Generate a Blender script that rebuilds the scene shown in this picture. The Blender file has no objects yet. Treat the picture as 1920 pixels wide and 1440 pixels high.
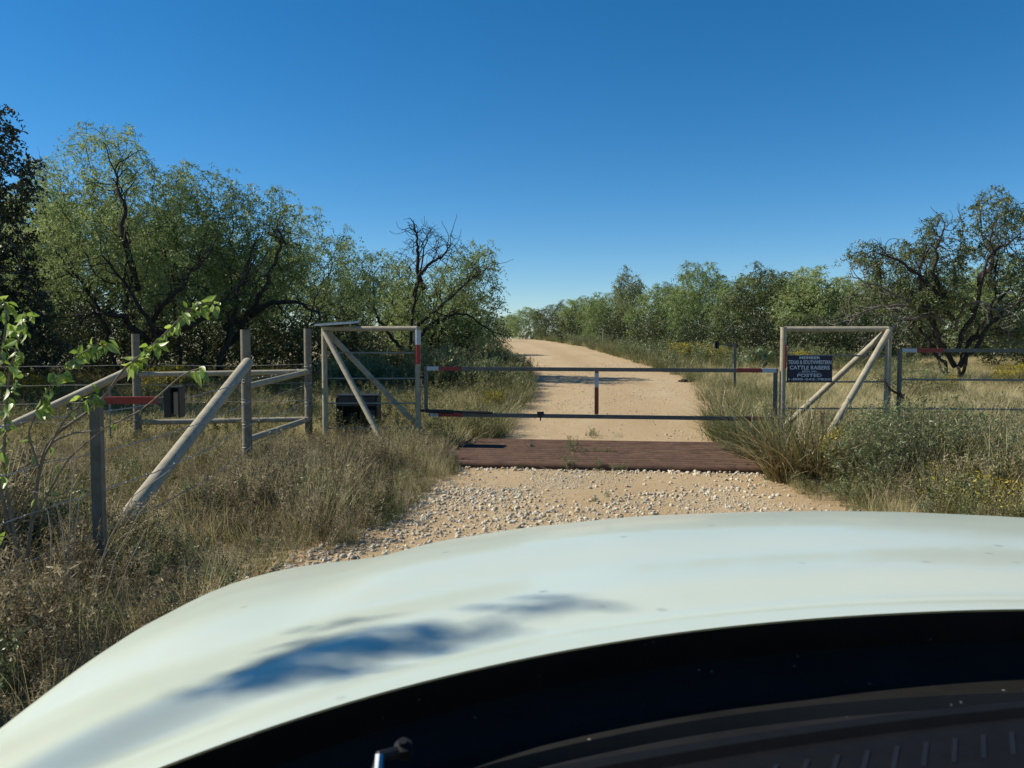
import bpy, bmesh, math, random
import numpy as np
from mathutils import Vector, Matrix
R = math.radians
rng = np.random.default_rng(7)
random.seed(7)
S = bpy.context.scene
COL = S.collection

# ------------------------------------------------------------------ camera, sky, sun, exposure
FPX, PITCH, EYE = 1550.0, math.atan(85 / 1550), 1.70
cam_d = bpy.data.cameras.new("camera")
cam_d.sensor_width = 36.0
cam_d.lens = 36.0 * FPX / 1920
cam_d.clip_start, cam_d.clip_end = 0.02, 4000
cam_d.dof.use_dof = True
cam_d.dof.focus_distance = 12.0
cam_d.dof.aperture_fstop = 14.0
cam = bpy.data.objects.new("camera", cam_d)
cam.location = (0, 0, EYE)
cam.rotation_euler = (R(90) - PITCH, 0, 0)
COL.objects.link(cam)
S.camera = cam

SUN_EL, SUN_AZ = R(39), math.atan2(0.13, -0.99)          # azimuth measured from +X
sun_dir = Vector((math.cos(SUN_EL) * math.cos(SUN_AZ), math.cos(SUN_EL) * math.sin(SUN_AZ), math.sin(SUN_EL)))
W = bpy.data.worlds.new("World")
S.world = W
W.use_nodes = True
wn = W.node_tree
sky = wn.nodes.new("ShaderNodeTexSky")
sky.sky_type = 'NISHITA'
sky.sun_disc = False
sky.sun_elevation = SUN_EL
sky.sun_rotation = R(90) - SUN_AZ
sky.altitude = 1500
sky.air_density = 1.0
sky.dust_density = 0.12
sky.ozone_density = 5.0
bgn = wn.nodes["Background"]
bgn.inputs[1].default_value = 0.092
hs = wn.nodes.new("ShaderNodeHueSaturation")
hs.inputs["Saturation"].default_value = 1.28
hs.inputs["Hue"].default_value = 0.496
wn.links.new(sky.outputs[0], hs.inputs["Color"])
wn.links.new(hs.outputs[0], bgn.inputs[0])
sun_d = bpy.data.lights.new("sun", 'SUN')
sun_d.energy = 5.0
sun_d.angle = R(0.53)
sun_d.color = (1.0, 0.93, 0.80)
sun = bpy.data.objects.new("sun", sun_d)
sun.rotation_euler = sun_dir.to_track_quat('Z', 'Y').to_euler()
COL.objects.link(sun)
S.view_settings.view_transform = 'Standard'
S.view_settings.look = 'None'
S.view_settings.exposure = 0.38
S.view_settings.gamma = 1.0
S.cycles.max_bounces = 6
S.cycles.transparent_max_bounces = 4

CP, SP = math.cos(PITCH), math.sin(PITCH)


def at(px, py, y):
    """world point at distance y straight ahead that the photograph shows at pixel px, py"""
    u = (720 - py) / FPX
    dx, dy, dz = (px - 960) / FPX, CP + u * SP, -SP + u * CP
    k = y / dy
    return Vector((dx * k, y, EYE + dz * k))


def rise(y):
    return 1.75 * (1 - np.exp(-np.maximum(np.asarray(y, float) - 12, 0) / 38.0)) * np.clip((np.asarray(y, float) - 12) / 6, 0, 1) ** 0.5


def gz(x, y):
    return float(rise(y))


RY = [-30, 0, 4, 5.5, 6.2, 6.6, 7.4, 8.8, 10.5, 12.4, 13.4, 17, 23, 30, 40, 70, 100, 130, 170, 230, 320]
RL = [-1.6, -1.6, -1.6, -1.75, -1.6, -1.3, -1.0, -.85, -.65, -.9, -.25, .25, .67, .5, .13, -.68, -1.5, -3, -8, -22, -55]
RR = [9, 9, 6, 4.8, 4.1, 3.8, 3.4, 3.1, 3.3, 3.4, 3.2, 4.0, 5.0, 5.0, 4.7, 3.8, 2.7, 1.3, -4, -17, -49]


def road_l(y): return np.interp(y, RY, RL)
def road_r(y): return np.interp(y, RY, RR)


# ------------------------------------------------------------------ materials
def new_mat(name):
    m = bpy.data.materials.new(name)
    m.use_nodes = True
    nt = m.node_tree
    return m, nt, nt.nodes["Principled BSDF"], nt.nodes["Material Output"]


def ramp(nt, fac, stops):
    r = nt.nodes.new("ShaderNodeValToRGB")
    el = r.color_ramp.elements
    while len(el) < len(stops):
        el.new(0.5)
    for e, (p, c) in zip(el, stops):
        e.position = p
        e.color = (*c, 1)
    nt.links.new(fac, r.inputs[0])
    return r.outputs[0]


def noise(nt, scale, detail=5, rough=.6, vec=None, dist=0):
    n = nt.nodes.new("ShaderNodeTexNoise")
    n.inputs["Scale"].default_value = scale
    n.inputs["Detail"].default_value = detail
    n.inputs["Roughness"].default_value = rough
    n.inputs["Distortion"].default_value = dist
    if vec is None:
        tc = nt.nodes.new("ShaderNodeTexCoord")
        vec = tc.outputs["Object"]
    nt.links.new(vec, n.inputs["Vector"])
    return n.outputs["Fac"]


def mixc(nt, fac, a, b, mode='MIX'):
    n = nt.nodes.new("ShaderNodeMix")
    n.data_type = 'RGBA'
    n.blend_type = mode
    for sock, v in ((n.inputs[0], fac), (n.inputs[6], a), (n.inputs[7], b)):
        if isinstance(v, (int, float)):
            sock.default_value = v
        elif isinstance(v, tuple):
            sock.default_value = (*v, 1)
        else:
            nt.links.new(v, sock)
    return n.outputs[2]


def bump(nt, b, h, strength=.3, dist=.01):
    n = nt.nodes.new("ShaderNodeBump")
    n.inputs["Strength"].default_value = strength
    n.inputs["Distance"].default_value = dist
    nt.links.new(h, n.inputs["Height"])
    nt.links.new(n.outputs[0], b.inputs["Normal"])


def surf(name, c1, c2, scale=8, rough=.6, metal=0.0, bstr=.15, c3=None, spec=.4):
    """worn painted or bare surface: two tones in a noise, optional third tone in blotches"""
    m, nt, b, _ = new_mat(name)
    f = noise(nt, scale, 6, .65)
    c = ramp(nt, f, [(.35, c1), (.68, c2)])
    if c3:
        g = noise(nt, scale * 3.1, 4, .7)
        k = ramp(nt, g, [(.60, (0, 0, 0)), (.70, (1, 1, 1))])
        c = mixc(nt, k, c, c3)
    nt.links.new(c, b.inputs["Base Color"])
    b.inputs["Roughness"].default_value = rough
    b.inputs["Metallic"].default_value = metal
    b.inputs["Specular IOR Level"].default_value = spec
    if bstr:
        bump(nt, b, noise(nt, scale * 6, 4), bstr, .003)
    return m


def leafmat(name, stops, trans=.3, gloss=.04, objw=.35, rough=.45):
    """thin leaf: diffuse + translucent + a little gloss; colour from a per-leaf attribute and a per-plant random"""
    m, nt, b, out = new_mat(name)
    nt.nodes.remove(b)
    a = nt.nodes.new("ShaderNodeAttribute")
    a.attribute_name = "tint"
    oi = nt.nodes.new("ShaderNodeObjectInfo")
    mx = nt.nodes.new("ShaderNodeMix")
    mx.inputs[0].default_value = objw
    nt.links.new(a.outputs["Fac"], mx.inputs[2])
    nt.links.new(oi.outputs["Random"], mx.inputs[3])
    c = ramp(nt, mx.outputs[0], stops)
    d = nt.nodes.new("ShaderNodeBsdfDiffuse")
    t = nt.nodes.new("ShaderNodeBsdfTranslucent")
    g = nt.nodes.new("ShaderNodeBsdfGlossy")
    g.inputs["Roughness"].default_value = rough
    nt.links.new(c, d.inputs[0])
    nt.links.new(c, t.inputs[0])
    m1 = nt.nodes.new("ShaderNodeMixShader")
    m1.inputs[0].default_value = trans
    nt.links.new(d.outputs[0], m1.inputs[1])
    nt.links.new(t.outputs[0], m1.inputs[2])
    m2 = nt.nodes.new("ShaderNodeMixShader")
    m2.inputs[0].default_value = gloss
    nt.links.new(m1.outputs[0], m2.inputs[1])
    nt.links.new(g.outputs[0], m2.inputs[2])
    nt.links.new(m2.outputs[0], out.inputs[0])
    return m


M = {}
M['pipe'] = surf("weathered_pipe", (.385, .34, .235), (.25, .22, .155), 9, .7, c3=(.19, .125, .075))
M['pipe_dark'] = surf("grey_steel", (.135, .137, .115), (.085, .085, .07), 9, .55, c3=(.095, .06, .04))
M['wood'] = surf("grey_pipe_post", (.215, .19, .14), (.125, .112, .086), 13, .75, c3=(.11, .075, .05), bstr=.4)
M['red'] = surf("red_reflector", (.29, .035, .028), (.20, .026, .02), 26, .45, bstr=0, c3=(.13, .05, .035))
M['dullred'] = surf("faded_red_tape", (.19, .05, .045), (.13, .035, .03), 20, .5, bstr=0)
M['white'] = surf("white_reflector", (.46, .50, .52), (.36, .40, .42), 26, .45, bstr=0, c3=(.26, .24, .20))
M['rust'] = surf("rusty_steel", (.135, .072, .043), (.062, .036, .023), 5, .85, c3=(.18, .105, .06))
M['gap_shade'] = surf("dark_gap_shade", (.035, .022, .016), (.02, .013, .01), 8, .95)  # dark brown that paints in the shade seen between the guard rails
M['rod'] = surf("steel_rod", (.26, .255, .22), (.17, .165, .14), 10, .6)
M['chain'] = surf("rusty_chain", (.12, .06, .035), (.07, .035, .02), 30, .7, bstr=.2)
M['black'] = surf("black_metal", (.012, .013, .014), (.022, .023, .024), 10, .5, bstr=.05)
M['boxgrey'] = surf("dark_grey_metal", (.05, .052, .05), (.03, .032, .031), 10, .5, bstr=.05)
M['keypad'] = surf("pale_keypad_panel", (.35, .30, .22), (.26, .22, .16), 12, .5, bstr=0)
M['alu'] = surf("bluish_aluminium", (.55, .60, .63), (.42, .47, .5), 12, .35, .3, bstr=0)
M['solar'] = surf("solar_cells", (.02, .028, .06), (.012, .018, .04), 12, .2, bstr=0)
M['navy'] = surf("navy_sign", (.006, .010, .030), (.010, .015, .042), 6, .45, bstr=0)
M['letter'] = surf("white_lettering", (.68, .70, .72), (.50, .52, .54), 30, .5, bstr=0)
M['wire'] = surf("galvanised_wire", (.36, .36, .34), (.20, .18, .15), 5, .5, .2, bstr=0)
M['tire'] = surf("tyre_rubber", (.014, .014, .014), (.022, .021, .02), 10, .85)
M['chrome'] = surf("bright_metal", (.7, .7, .7), (.6, .6, .6), 10, .15, 1.0, bstr=0)
M['cowl'] = surf("black_plastic", (.005, .0058, .0072), (.009, .0098, .0115), 25, .42, bstr=.1, c3=(.014, .0145, .015))
def cowl_mat():
    m, nt, b, _ = new_mat("dusty_black_cowl")
    tc = nt.nodes.new("ShaderNodeTexCoord")
    c = ramp(nt, noise(nt, 9, 6, .7), [(.3, (.0095, .0095, .0092)), (.7, (.019, .0188, .018))])
    v = nt.nodes.new("ShaderNodeTexVoronoi")
    v.inputs["Scale"].default_value = 70
    nt.links.new(tc.outputs["Object"], v.inputs["Vector"])
    sp = ramp(nt, v.outputs["Distance"], [(.05, (1, 1, 1)), (.15, (0, 0, 0))])
    sel = ramp(nt, v.outputs["Color"], [(.70, (0, 0, 0)), (.80, (.9, .9, .9))])
    c = mixc(nt, mixc(nt, 1.0, sp, sel, 'MULTIPLY'), c, (.26, .27, .25))
    d = ramp(nt, noise(nt, 2.2, 7, .7, None, .6), [(.52, (0, 0, 0)), (.8, (.35, .35, .35))])
    c = mixc(nt, d, c, (.045, .045, .045))
    nt.links.new(c, b.inputs["Base Color"])
    b.inputs["Roughness"].default_value = .38
    b.inputs["Specular IOR Level"].default_value = .45
    return m


M['cowl'] = cowl_mat()
M['dash'] = surf("navy_black_dashboard", (.0040, .0042, .0052), (.006, .0062, .0072), 60, .75, bstr=.1, spec=.12)
M['vent'] = surf("dark_vent_plastic", (.008, .009, .0115), (.011, .012, .015), 30, .6, bstr=0, spec=.2)
M['bark'] = surf("dark_mesquite_bark", (.030, .027, .023), (.062, .056, .049), 9, .95, bstr=.6, spec=.1)
M['dead'] = surf("grey_dead_wood", (.17, .15, .125), (.09, .078, .066), 9, .9, bstr=.4)
M['twig'] = surf("pale_twig", (.22, .18, .13), (.13, .10, .07), 20, .8)
M['clod'] = surf("dark_dung", (.03, .02, .013), (.045, .03, .02), 20, .95)

M['mesq'] = leafmat("mesquite_leaf", [(0, (.08, .115, .037)), (.35, (.19, .255, .086)), (.7, (.325, .39, .145)), (1, (.48, .50, .21))], .45, .03)
M['mesq_dark'] = leafmat("mesquite_leaf_dusky", [(0, (.055, .075, .028)), (.45, (.135, .165, .06)), (1, (.28, .30, .115))], .40, .03)
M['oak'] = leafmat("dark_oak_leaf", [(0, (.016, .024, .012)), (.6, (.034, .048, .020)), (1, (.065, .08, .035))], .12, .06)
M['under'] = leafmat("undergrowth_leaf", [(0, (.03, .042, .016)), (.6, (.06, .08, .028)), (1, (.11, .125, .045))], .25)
M['sap'] = leafmat("bright_sapling_leaf", [(0, (.16, .25, .035)), (.6, (.29, .42, .06)), (.93, (.42, .53, .10)), (1, (.45, .30, .05))], .5, .07, 0)
M['sage'] = leafmat("grey_green_leaf", [(0, (.09, .11, .046)), (.6, (.185, .215, .09)), (1, (.31, .32, .16))], .25)
M['straw'] = leafmat("dry_straw", [(0, (.25, .20, .095)), (.35, (.45, .38, .185)), (.75, (.60, .53, .28)), (1, (.70, .64, .38))], .38)
M['olive'] = leafmat("olive_grass", [(0, (.065, .075, .025)), (.4, (.13, .14, .045)), (.75, (.24, .22, .08)), (1, (.38, .33, .16))], .3)
M['green'] = leafmat("green_grass", [(0, (.045, .065, .022)), (.5, (.09, .125, .038)), (1, (.17, .19, .06))], .3)
M['deadweed'] = leafmat("brown_weed", [(0, (.05, .037, .023)), (.35, (.16, .125, .072)), (.7, (.38, .32, .19)), (1, (.64, .57, .38))], .28, .015)
M['weedgreen'] = leafmat("olive_weed", [(0, (.07, .07, .028)), (.5, (.19, .185, .075)), (1, (.38, .35, .17))], .3, .015)
M['yellow'] = leafmat("yellow_blossom", [(0, (.28, .22, .03)), (.6, (.44, .35, .04)), (1, (.58, .48, .07))], .3, .02)
M['yolive'] = leafmat("yellow_olive_leaf", [(0, (.10, .11, .02)), (.6, (.20, .19, .035)), (1, (.36, .31, .05))], .3)
M['brownreed'] = leafmat("brown_reed", [(0, (.06, .04, .02)), (.4, (.19, .14, .07)), (.8, (.42, .34, .19)), (1, (.62, .55, .36))], .25, .02)
M['pad'] = surf("cactus_pad", (.20, .25, .13), (.14, .18, .09), 9, .6)


def stone_mat():
    m, nt, b, _ = new_mat("limestone_gravel")
    oi = nt.nodes.new("ShaderNodeObjectInfo")
    c = ramp(nt, oi.outputs["Random"], [(0, (.66, .61, .48)), (.45, (.53, .47, .345)), (.75, (.42, .335, .215)), (.9, (.36, .33, .28)), (1, (.60, .42, .20))])
    f = noise(nt, 30, 4)
    c2 = mixc(nt, .5, c, ramp(nt, f, [(.3, (.3, .26, .2)), (.7, (.75, .7, .6))]), 'MULTIPLY')
    c3 = mixc(nt, .55, c2, c)
    nt.links.new(c3, b.inputs["Base Color"])
    b.inputs["Roughness"].default_value = .9
    return m


M['stone'] = stone_mat()


def ground_mat():
    m, nt, b, _ = new_mat("dry_ground")
    f = noise(nt, .35, 8, .7)
    g = noise(nt, 6, 6, .7)
    c = ramp(nt, f, [(.3, (.30, .25, .13)), (.5, (.39, .33, .175)), (.7, (.26, .23, .105))])
    c = mixc(nt, .45, c, ramp(nt, g, [(.3, (.09, .07, .04)), (.7, (.36, .29, .17))]))
    nt.links.new(c, b.inputs["Base Color"])
    b.inputs["Roughness"].default_value = .95
    bump(nt, b, g, .6, .05)
    return m


def road_mat():
    m, nt, b, _ = new_mat("caliche_dirt")
    tc = nt.nodes.new("ShaderNodeTexCoord")
    vec = tc.outputs["Object"]
    a = nt.nodes.new("ShaderNodeAttribute")
    a.attribute_name = "across"
    mp = nt.nodes.new("ShaderNodeMapping")
    mp.inputs["Scale"].default_value = (1, .25, 1)
    nt.links.new(vec, mp.inputs["Vector"])
    f = noise(nt, .9, 8, .65, mp.outputs[0])
    g = noise(nt, 14, 6, .75, vec)
    h = noise(nt, 90, 3, .7, vec)
    base = ramp(nt, f, [(.28, (.38, .255, .13)), (.5, (.47, .335, .185)), (.72, (.53, .41, .25))])
    # packed wheel tracks: pale smooth dirt; crown and edges redder
    trk = ramp(nt, a.outputs["Fac"], [(0, (.0, .0, .0)), (.20, (.9, .9, .9)), (.34, (1, 1, 1)), (.48, (.1, .1, .1)), (.60, (.5, .5, .5)), (.74, (1, 1, 1)), (1, (0, 0, 0))])
    base = mixc(nt, trk, mixc(nt, .6, base, (.36, .225, .105)), base)
    base = mixc(nt, .35, base, ramp(nt, g, [(.3, (.30, .22, .115)), (.66, (.56, .46, .29))]))
    v = nt.nodes.new("ShaderNodeTexVoronoi")
    v.inputs["Scale"].default_value = 17
    nt.links.new(vec, v.inputs["Vector"])
    spk = ramp(nt, v.outputs["Distance"], [(.14, (1, 1, 1)), (.22, (0, 0, 0))])
    k = mixc(nt, 1.0, spk, ramp(nt, noise(nt, 1.1, 5, .7, vec), [(.44, (0, 0, 0)), (.6, (.85, .85, .85))]), 'MULTIPLY')
    base = mixc(nt, k, base, (.64, .57, .45))
    nt.links.new(base, b.inputs["Base Color"])
    b.inputs["Roughness"].default_value = .95
    b.inputs["Specular IOR Level"].default_value = .2
    bump(nt, b, mixc(nt, .5, g, h), .8, .03)
    return m


def hood_mat():
    m, nt, b, _ = new_mat("white_car_paint")
    f = noise(nt, 3.0, 6, .6)
    c = ramp(nt, f, [(.3, (.52, .58, .475)), (.7, (.565, .62, .515))])
    tc = nt.nodes.new("ShaderNodeTexCoord")
    v = nt.nodes.new("ShaderNodeTexVoronoi")
    v.inputs["Scale"].default_value = 13
    nt.links.new(tc.outputs["Object"], v.inputs["Vector"])
    sp = ramp(nt, v.outputs["Distance"], [(.03, (1, 1, 1)), (.12, (0, 0, 0))])
    sel = ramp(nt, v.outputs["Color"], [(.55, (0, 0, 0)), (.66, (.7, .7, .7))])
    c = mixc(nt, mixc(nt, 1.0, sp, sel, 'MULTIPLY'), c, (.30, .29, .24))
    d = ramp(nt, noise(nt, 1.2, 8, .7, None, 1.0), [(.5, (0, 0, 0)), (.75, (.30, .30, .30))])
    c = mixc(nt, d, c, (.62, .58, .42))
    nt.links.new(c, b.inputs["Base Color"])
    b.inputs["Roughness"].default_value = .42
    b.inputs["Specular IOR Level"].default_value = .35
    b.inputs["Coat Weight"].default_value = .5
    b.inputs["Coat Roughness"].default_value = .12
    return m


M['ground'], M['road'], M['paint'] = ground_mat(), road_mat(), hood_mat()


# ------------------------------------------------------------------ object helpers
def tag(o, label=None, cat=None, group=None, kind=None):
    if label: o["label"] = label
    if cat: o["category"] = cat
    if group: o["group"] = group
    if kind: o["kind"] = kind
    return o


def empty(name, loc, rz=0.0):
    o = bpy.data.objects.new(name, None)
    o.location = loc
    o.rotation_euler = (0, 0, rz)
    o.empty_display_size = .2
    COL.objects.link(o)
    return o


def mesh_np(name, v, f, mat, parent=None, tint=None, smooth=False, link=True):
    """v (N,3); f a list of equal-size index arrays (quads or tris)"""
    me = bpy.data.meshes.new(name)
    f = np.asarray(f, dtype=np.int32)
    n, k = f.shape
    me.vertices.add(len(v))
    me.vertices.foreach_set("co", np.asarray(v, dtype=np.float32).ravel())
    me.loops.add(n * k)
    me.loops.foreach_set("vertex_index", f.ravel())
    me.polygons.add(n)
    me.polygons.foreach_set("loop_start", np.arange(0, n * k, k, dtype=np.int32))
    if smooth:
        me.polygons.foreach_set("use_smooth", np.ones(n, dtype=bool))
    if tint is not None:
        a = me.attributes.new("tint", 'FLOAT', 'POINT')
        a.data.foreach_set("value", np.asarray(tint, dtype=np.float32))
    me.materials.append(mat)
    me.update(calc_edges=True)
    me.validate()
    o = bpy.data.objects.new(name, me)
    if link:
        COL.objects.link(o)
    if parent:
        o.parent = parent
    return o


class MB:
    """collects boxes and tubes, then links them as one mesh object"""

    def __init__(self):
        self.bm = bmesh.new()

    def tube(self, pts, r, n=12, caps=True):
        pts = [Vector(p) for p in pts]
        rs = r if isinstance(r, (list, tuple)) else [r] * len(pts)
        rings = []
        ref = None
        for i, p in enumerate(pts):
            t = (pts[min(i + 1, len(pts) - 1)] - pts[max(i - 1, 0)]).normalized()
            if ref is None:
                ref = Vector((0, 0, 1)) if abs(t.z) < .9 else Vector((1, 0, 0))
            a = (ref - t * ref.dot(t)).normalized()
            ref = a
            b = t.cross(a)
            rings.append([self.bm.verts.new(p + (a * math.cos(2 * math.pi * k / n) + b * math.sin(2 * math.pi * k / n)) * rs[i]) for k in range(n)])
        for A, B in zip(rings, rings[1:]):
            for k in range(n):
                self.bm.faces.new((A[k], A[(k + 1) % n], B[(k + 1) % n], B[k]))
        if caps:
            self.bm.faces.new(rings[0][::-1])
            self.bm.faces.new(rings[-1])
        return self

    def box(self, c, size, mat=None, bev=.004):
        t = bmesh.new()
        bmesh.ops.create_cube(t, size=1.0)
        bmesh.ops.scale(t, vec=Vector(size), verts=t.verts)
        if bev:
            bmesh.ops.bevel(t, geom=t.edges[:], offset=min(bev, min(size) * .3), segments=2, affect='EDGES')
        mm = Matrix.Translation(Vector(c)) @ (mat.to_4x4() if mat is not None else Matrix.Identity(4))
        bmesh.ops.transform(t, matrix=mm, verts=t.verts)
        off = {}
        for v in t.verts:
            off[v] = self.bm.verts.new(v.co)
        for f in t.faces:
            self.bm.faces.new([off[v] for v in f.verts])
        t.free()
        return self

    def beam(self, p0, p1, w, h, bev=.004):
        """square-section bar from p0 to p1"""
        p0, p1 = Vector(p0), Vector(p1)
        d = p1 - p0
        x = d.normalized()
        up = Vector((0, 0, 1)) if abs(x.z) < .95 else Vector((0, 1, 0))
        y = up.cross(x).normalized()
        z = x.cross(y)
        m = Matrix((x, y, z)).transposed()
        return self.box((p0 + p1) / 2, (d.length, w, h), m, bev)

    def build(self, name, mat, parent=None, smooth=True):
        me = bpy.data.meshes.new(name)
        bmesh.ops.recalc_face_normals(self.bm, faces=self.bm.faces)
        self.bm.to_mesh(me)
        self.bm.free()
        me.materials.append(mat)
        if smooth:
            me.polygons.foreach_set("use_smooth", np.ones(len(me.polygons), dtype=bool))
            me.set_sharp_from_angle(angle=R(35))
        o = bpy.data.objects.new(name, me)
        COL.objects.link(o)
        if parent:
            o.parent = parent
            o.matrix_parent_inverse = Matrix.Translation(parent.location).inverted() if parent.type == 'EMPTY' and parent.rotation_euler.z == 0 else Matrix.Identity(4)
        return o


def copy_tree(o, parent=None):
    c = o.copy()
    COL.objects.link(c)
    if parent:
        c.parent = parent
    for ch in [x for x in o.children]:
        copy_tree(ch, c)
    return c


# ------------------------------------------------------------------ ground and road
def build_ground():
    ys = np.concatenate([np.arange(-30, 0, 3), np.arange(0, 60, .5), np.arange(60, 160, 2.5), np.array([170, 190, 220, 260, 320, 400, 520, 700, 1000, 1600])])
    xs = np.concatenate([-np.array([1600, 1000, 600, 350, 200, 120, 80, 55]), np.arange(-40, 41, 1.0), np.array([55, 80, 120, 200, 350, 600, 1000, 1600])])
    X, Y = np.meshgrid(xs, ys)
    Z = rise(Y)
    v = np.stack([X, Y, Z], -1).reshape(-1, 3)
    nx, ny = len(xs), len(ys)
    i = np.arange(nx - 1)[None, :] + np.arange(ny - 1)[:, None] * nx
    f = np.stack([i, i + 1, i + 1 + nx, i + nx], -1).reshape(-1, 4)
    o = mesh_np("ground", v, f, M['ground'], smooth=True)
    tag(o, kind="structure")
    # road: runs from behind the truck through the guard and up the rise
    ys = np.concatenate([np.arange(-30, 0, 3), np.arange(0, 60, .25), np.arange(60, 320, 2.0)])
    w = np.linspace(0, 1, 25)
    L = road_l(ys) - .35 + .12 * np.sin(ys * 1.7) + .10 * np.sin(ys * 4.1 + 1)
    Rr = road_r(ys) + .35 + .12 * np.sin(ys * 1.3 + 2) + .10 * np.sin(ys * 3.7)
    X = L[:, None] * (1 - w) + Rr[:, None] * w
    Y = np.repeat(ys[:, None], 25, 1)
    Z = rise(Y) + .012
    v = np.stack([X, Y, Z], -1).reshape(-1, 3)
    nx, ny = 25, len(ys)
    i = np.arange(nx - 1)[None, :] + np.arange(ny - 1)[:, None] * nx
    f = np.stack([i, i + 1, i + 1 + nx, i + nx], -1).reshape(-1, 4)
    o = mesh_np("road", v, f, M['road'], smooth=True)
    a = o.data.attributes.new("across", 'FLOAT', 'POINT')
    a.data.foreach_set("value", np.tile(w, ny).astype(np.float32))
    tag(o, kind="structure")


build_ground()

# ------------------------------------------------------------------ gate plane: runs from the left pipe frame to the right one
GL, GR = Vector((-1.42, 12.4, 0)), Vector((3.85, 11.75, 0))
GD = (GR - GL).normalized()
GN = Vector((GD.y, -GD.x, 0))          # towards the viewer


def gp(px, z, off=0.0):
    """point of the gate plane seen at column px, at height z"""
    k = (px - 960) / FPX
    # camera-forward depth ~ y: solve GL + s*GD with x = k*y (pitch effect is far below a pixel here)
    s = (k * GL.y - GL.x) / (GD.x - k * GD.y)
    p = GL + GD * s + GN * off
    return Vector((p.x, p.y, z))


def gpy(px, py, off=0.0):
    p = gp(px, 0, off)
    return at(px, py, p.y)


def tape(mb_name, p0, p1, r, mat, parent):
    """reflective tape wrapped round a pipe"""
    return MB().tube([p0, p1], r + .003, 14).build(mb_name, mat, parent)


def sq_tape(p0, p1, w, mat, parent, name="reflector_tape"):
    return MB().beam(p0, p1, w + .005, w + .005, .003).build(name, mat, parent)


# ---- cattle guard
gc = Vector((1.44, 11.73, 0))
gx = Vector((math.cos(R(-7.5)), math.sin(R(-7.5)), 0))
gy = Vector((-gx.y, gx.x, 0))
guard = empty("cattle_guard", (gc.x, gc.y, 0))
tag(guard, "rusty brown steel cattle guard of close pipes set across the dirt road under the gate", "cattle guard")
MB().box((gc.x, gc.y, .012), (4.6, 2.5, .02), Matrix.Rotation(R(-7.5), 3, 'Z'), 0).build("gap_shade_sheet", M['gap_shade'], guard)  # flat dark sheet at road level, its colour standing in for shaded depth
mb = MB()
for k in range(13):
    t = -1.17 + k * .195
    c = gc + gy * t
    mb.tube([c - gx * 2.24 + Vector((0, 0, .045)), c + Vector((0, 0, .045 - .006 * random.random())), c + gx * 2.24 + Vector((0, 0, .045))], .060 + .006 * random.random(), 12)
mb.build("rail", M['rust'], guard)
for s in (-1, 1):
    c = gc + gx * 2.29 * s + Vector((0, 0, .06))
    MB().beam(c - gy * 1.25, c + gy * 1.25, .09, .11).build("side_beam", M['rust'], guard)

# ---- barrier gate across the road
gate = empty("swing_gate", gp(795, 0))
tag(gate, "long grey square tube gate closed across the dirt road with red and white tape", "gate")
zt, zb, w = 1.255, .565, .055
mb = MB()
MB().beam(gp(795, zt), gp(1459, zt - .01), w, w).build("top_rail", M['pipe_dark'], gate)
MB().beam(gp(804, zb), gp(1452, zb - .012), w, w).build("bottom_rail", M['pipe_dark'], gate)
for px in (798.5, 1119, 1454.5):
    MB().beam(gp(px, zb + w / 2 + .001), gp(px, zt - w / 2 - .006), w * .92, w * .92).build("upright", M['pipe_dark'], gate)
for a, b, mt in ((801, 823, 'white'), (823.5, 866, 'red'), (1381, 1428, 'red'), (1428.5, 1456, 'white')):
    sq_tape(gp(a, zt - .008 * (a - 795) / 660), gp(b, zt - .008 * (b - 795) / 660), w, M[mt], gate)
for a, b, mt in ((806, 822, 'white'), (822.5, 868, 'red'), (1382, 1428, 'red')):
    sq_tape(gp(a, zb - .010 * (a - 795) / 660), gp(b, zb - .010 * (b - 795) / 660), w, M[mt], gate)
sq_tape(gp(1119, .99), gp(1119, 1.20), w * .92, M['white'], gate)
sq_tape(gp(1119, .61), gp(1119, .985), w * .92, M['red'], gate)
mb = MB()
mb.tube([gp(800, .625, .05), gp(925, .605, .05)], .016, 8)
mb.tube([gp(800, .62, .05), gp(850, .61, .05)], .028, 10)
mb.build("opener_arm", M['black'], gate)
MB().box(gp(1014, .60, .03), (.10, .05, .05)).box(gp(1014, .545, .03), (.02, .02, .11)).build("latch", M['black'], gate)
for zz in (.62, 1.12):
    MB().tube([gp(783, zz, 0), gp(798, zz, 0)], .02, 8).build("hinge", M['black'], gate)


# ---- pipe frames left and right of the gate
def pipe(p0, p1, r, name, parent, mat='pipe', n=16):
    return MB().tube([p0, p1], r, n).build(name, M[mat], parent)


FR = .042
lf = empty("pipe_fence", gp(700, 0))
tag(lf, "tan pipe frame with two diagonal braces at the left end of the gate", "fence", "pipe fences flanking the gate")
zt = 1.85
pipe(gp(608.5, 0), gp(608.5, zt + .03), FR, "post", lf)
pipe(gp(783.5, 0), gp(783.5, zt + .03), FR, "post", lf)
pipe(gp(609, zt), gp(783, zt), FR * .9, "top_rail", lf)
e = at(717, 828, 11.75)
t0 = gp(611, zt - .04, .06)
e2 = t0 + (e - t0) * ((t0.z + .05) / (t0.z - e.z))
pipe(t0, e2, FR, "brace", lf)
t1 = gp(614, zt - .06, -.05)
e = at(803, 820, 12.65)
e2 = t1 + (e - t1) * ((t1.z + .05) / (t1.z - e.z))
pipe(t1, e2, FR, "brace", lf)
for py in (661.5, 709.5, 756, 803):
    pipe(gpy(612, py), gpy(780, py), .011, "bar", lf, 'rod', 8)
for a, b, mt in ((1.83, 1.61, 'white'), (1.605, 1.32, 'red')):
    MB().tube([gp(783.5, a), gp(783.5, b)], FR + .004, 16).build("reflector_tape", M[mt], lf)

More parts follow.
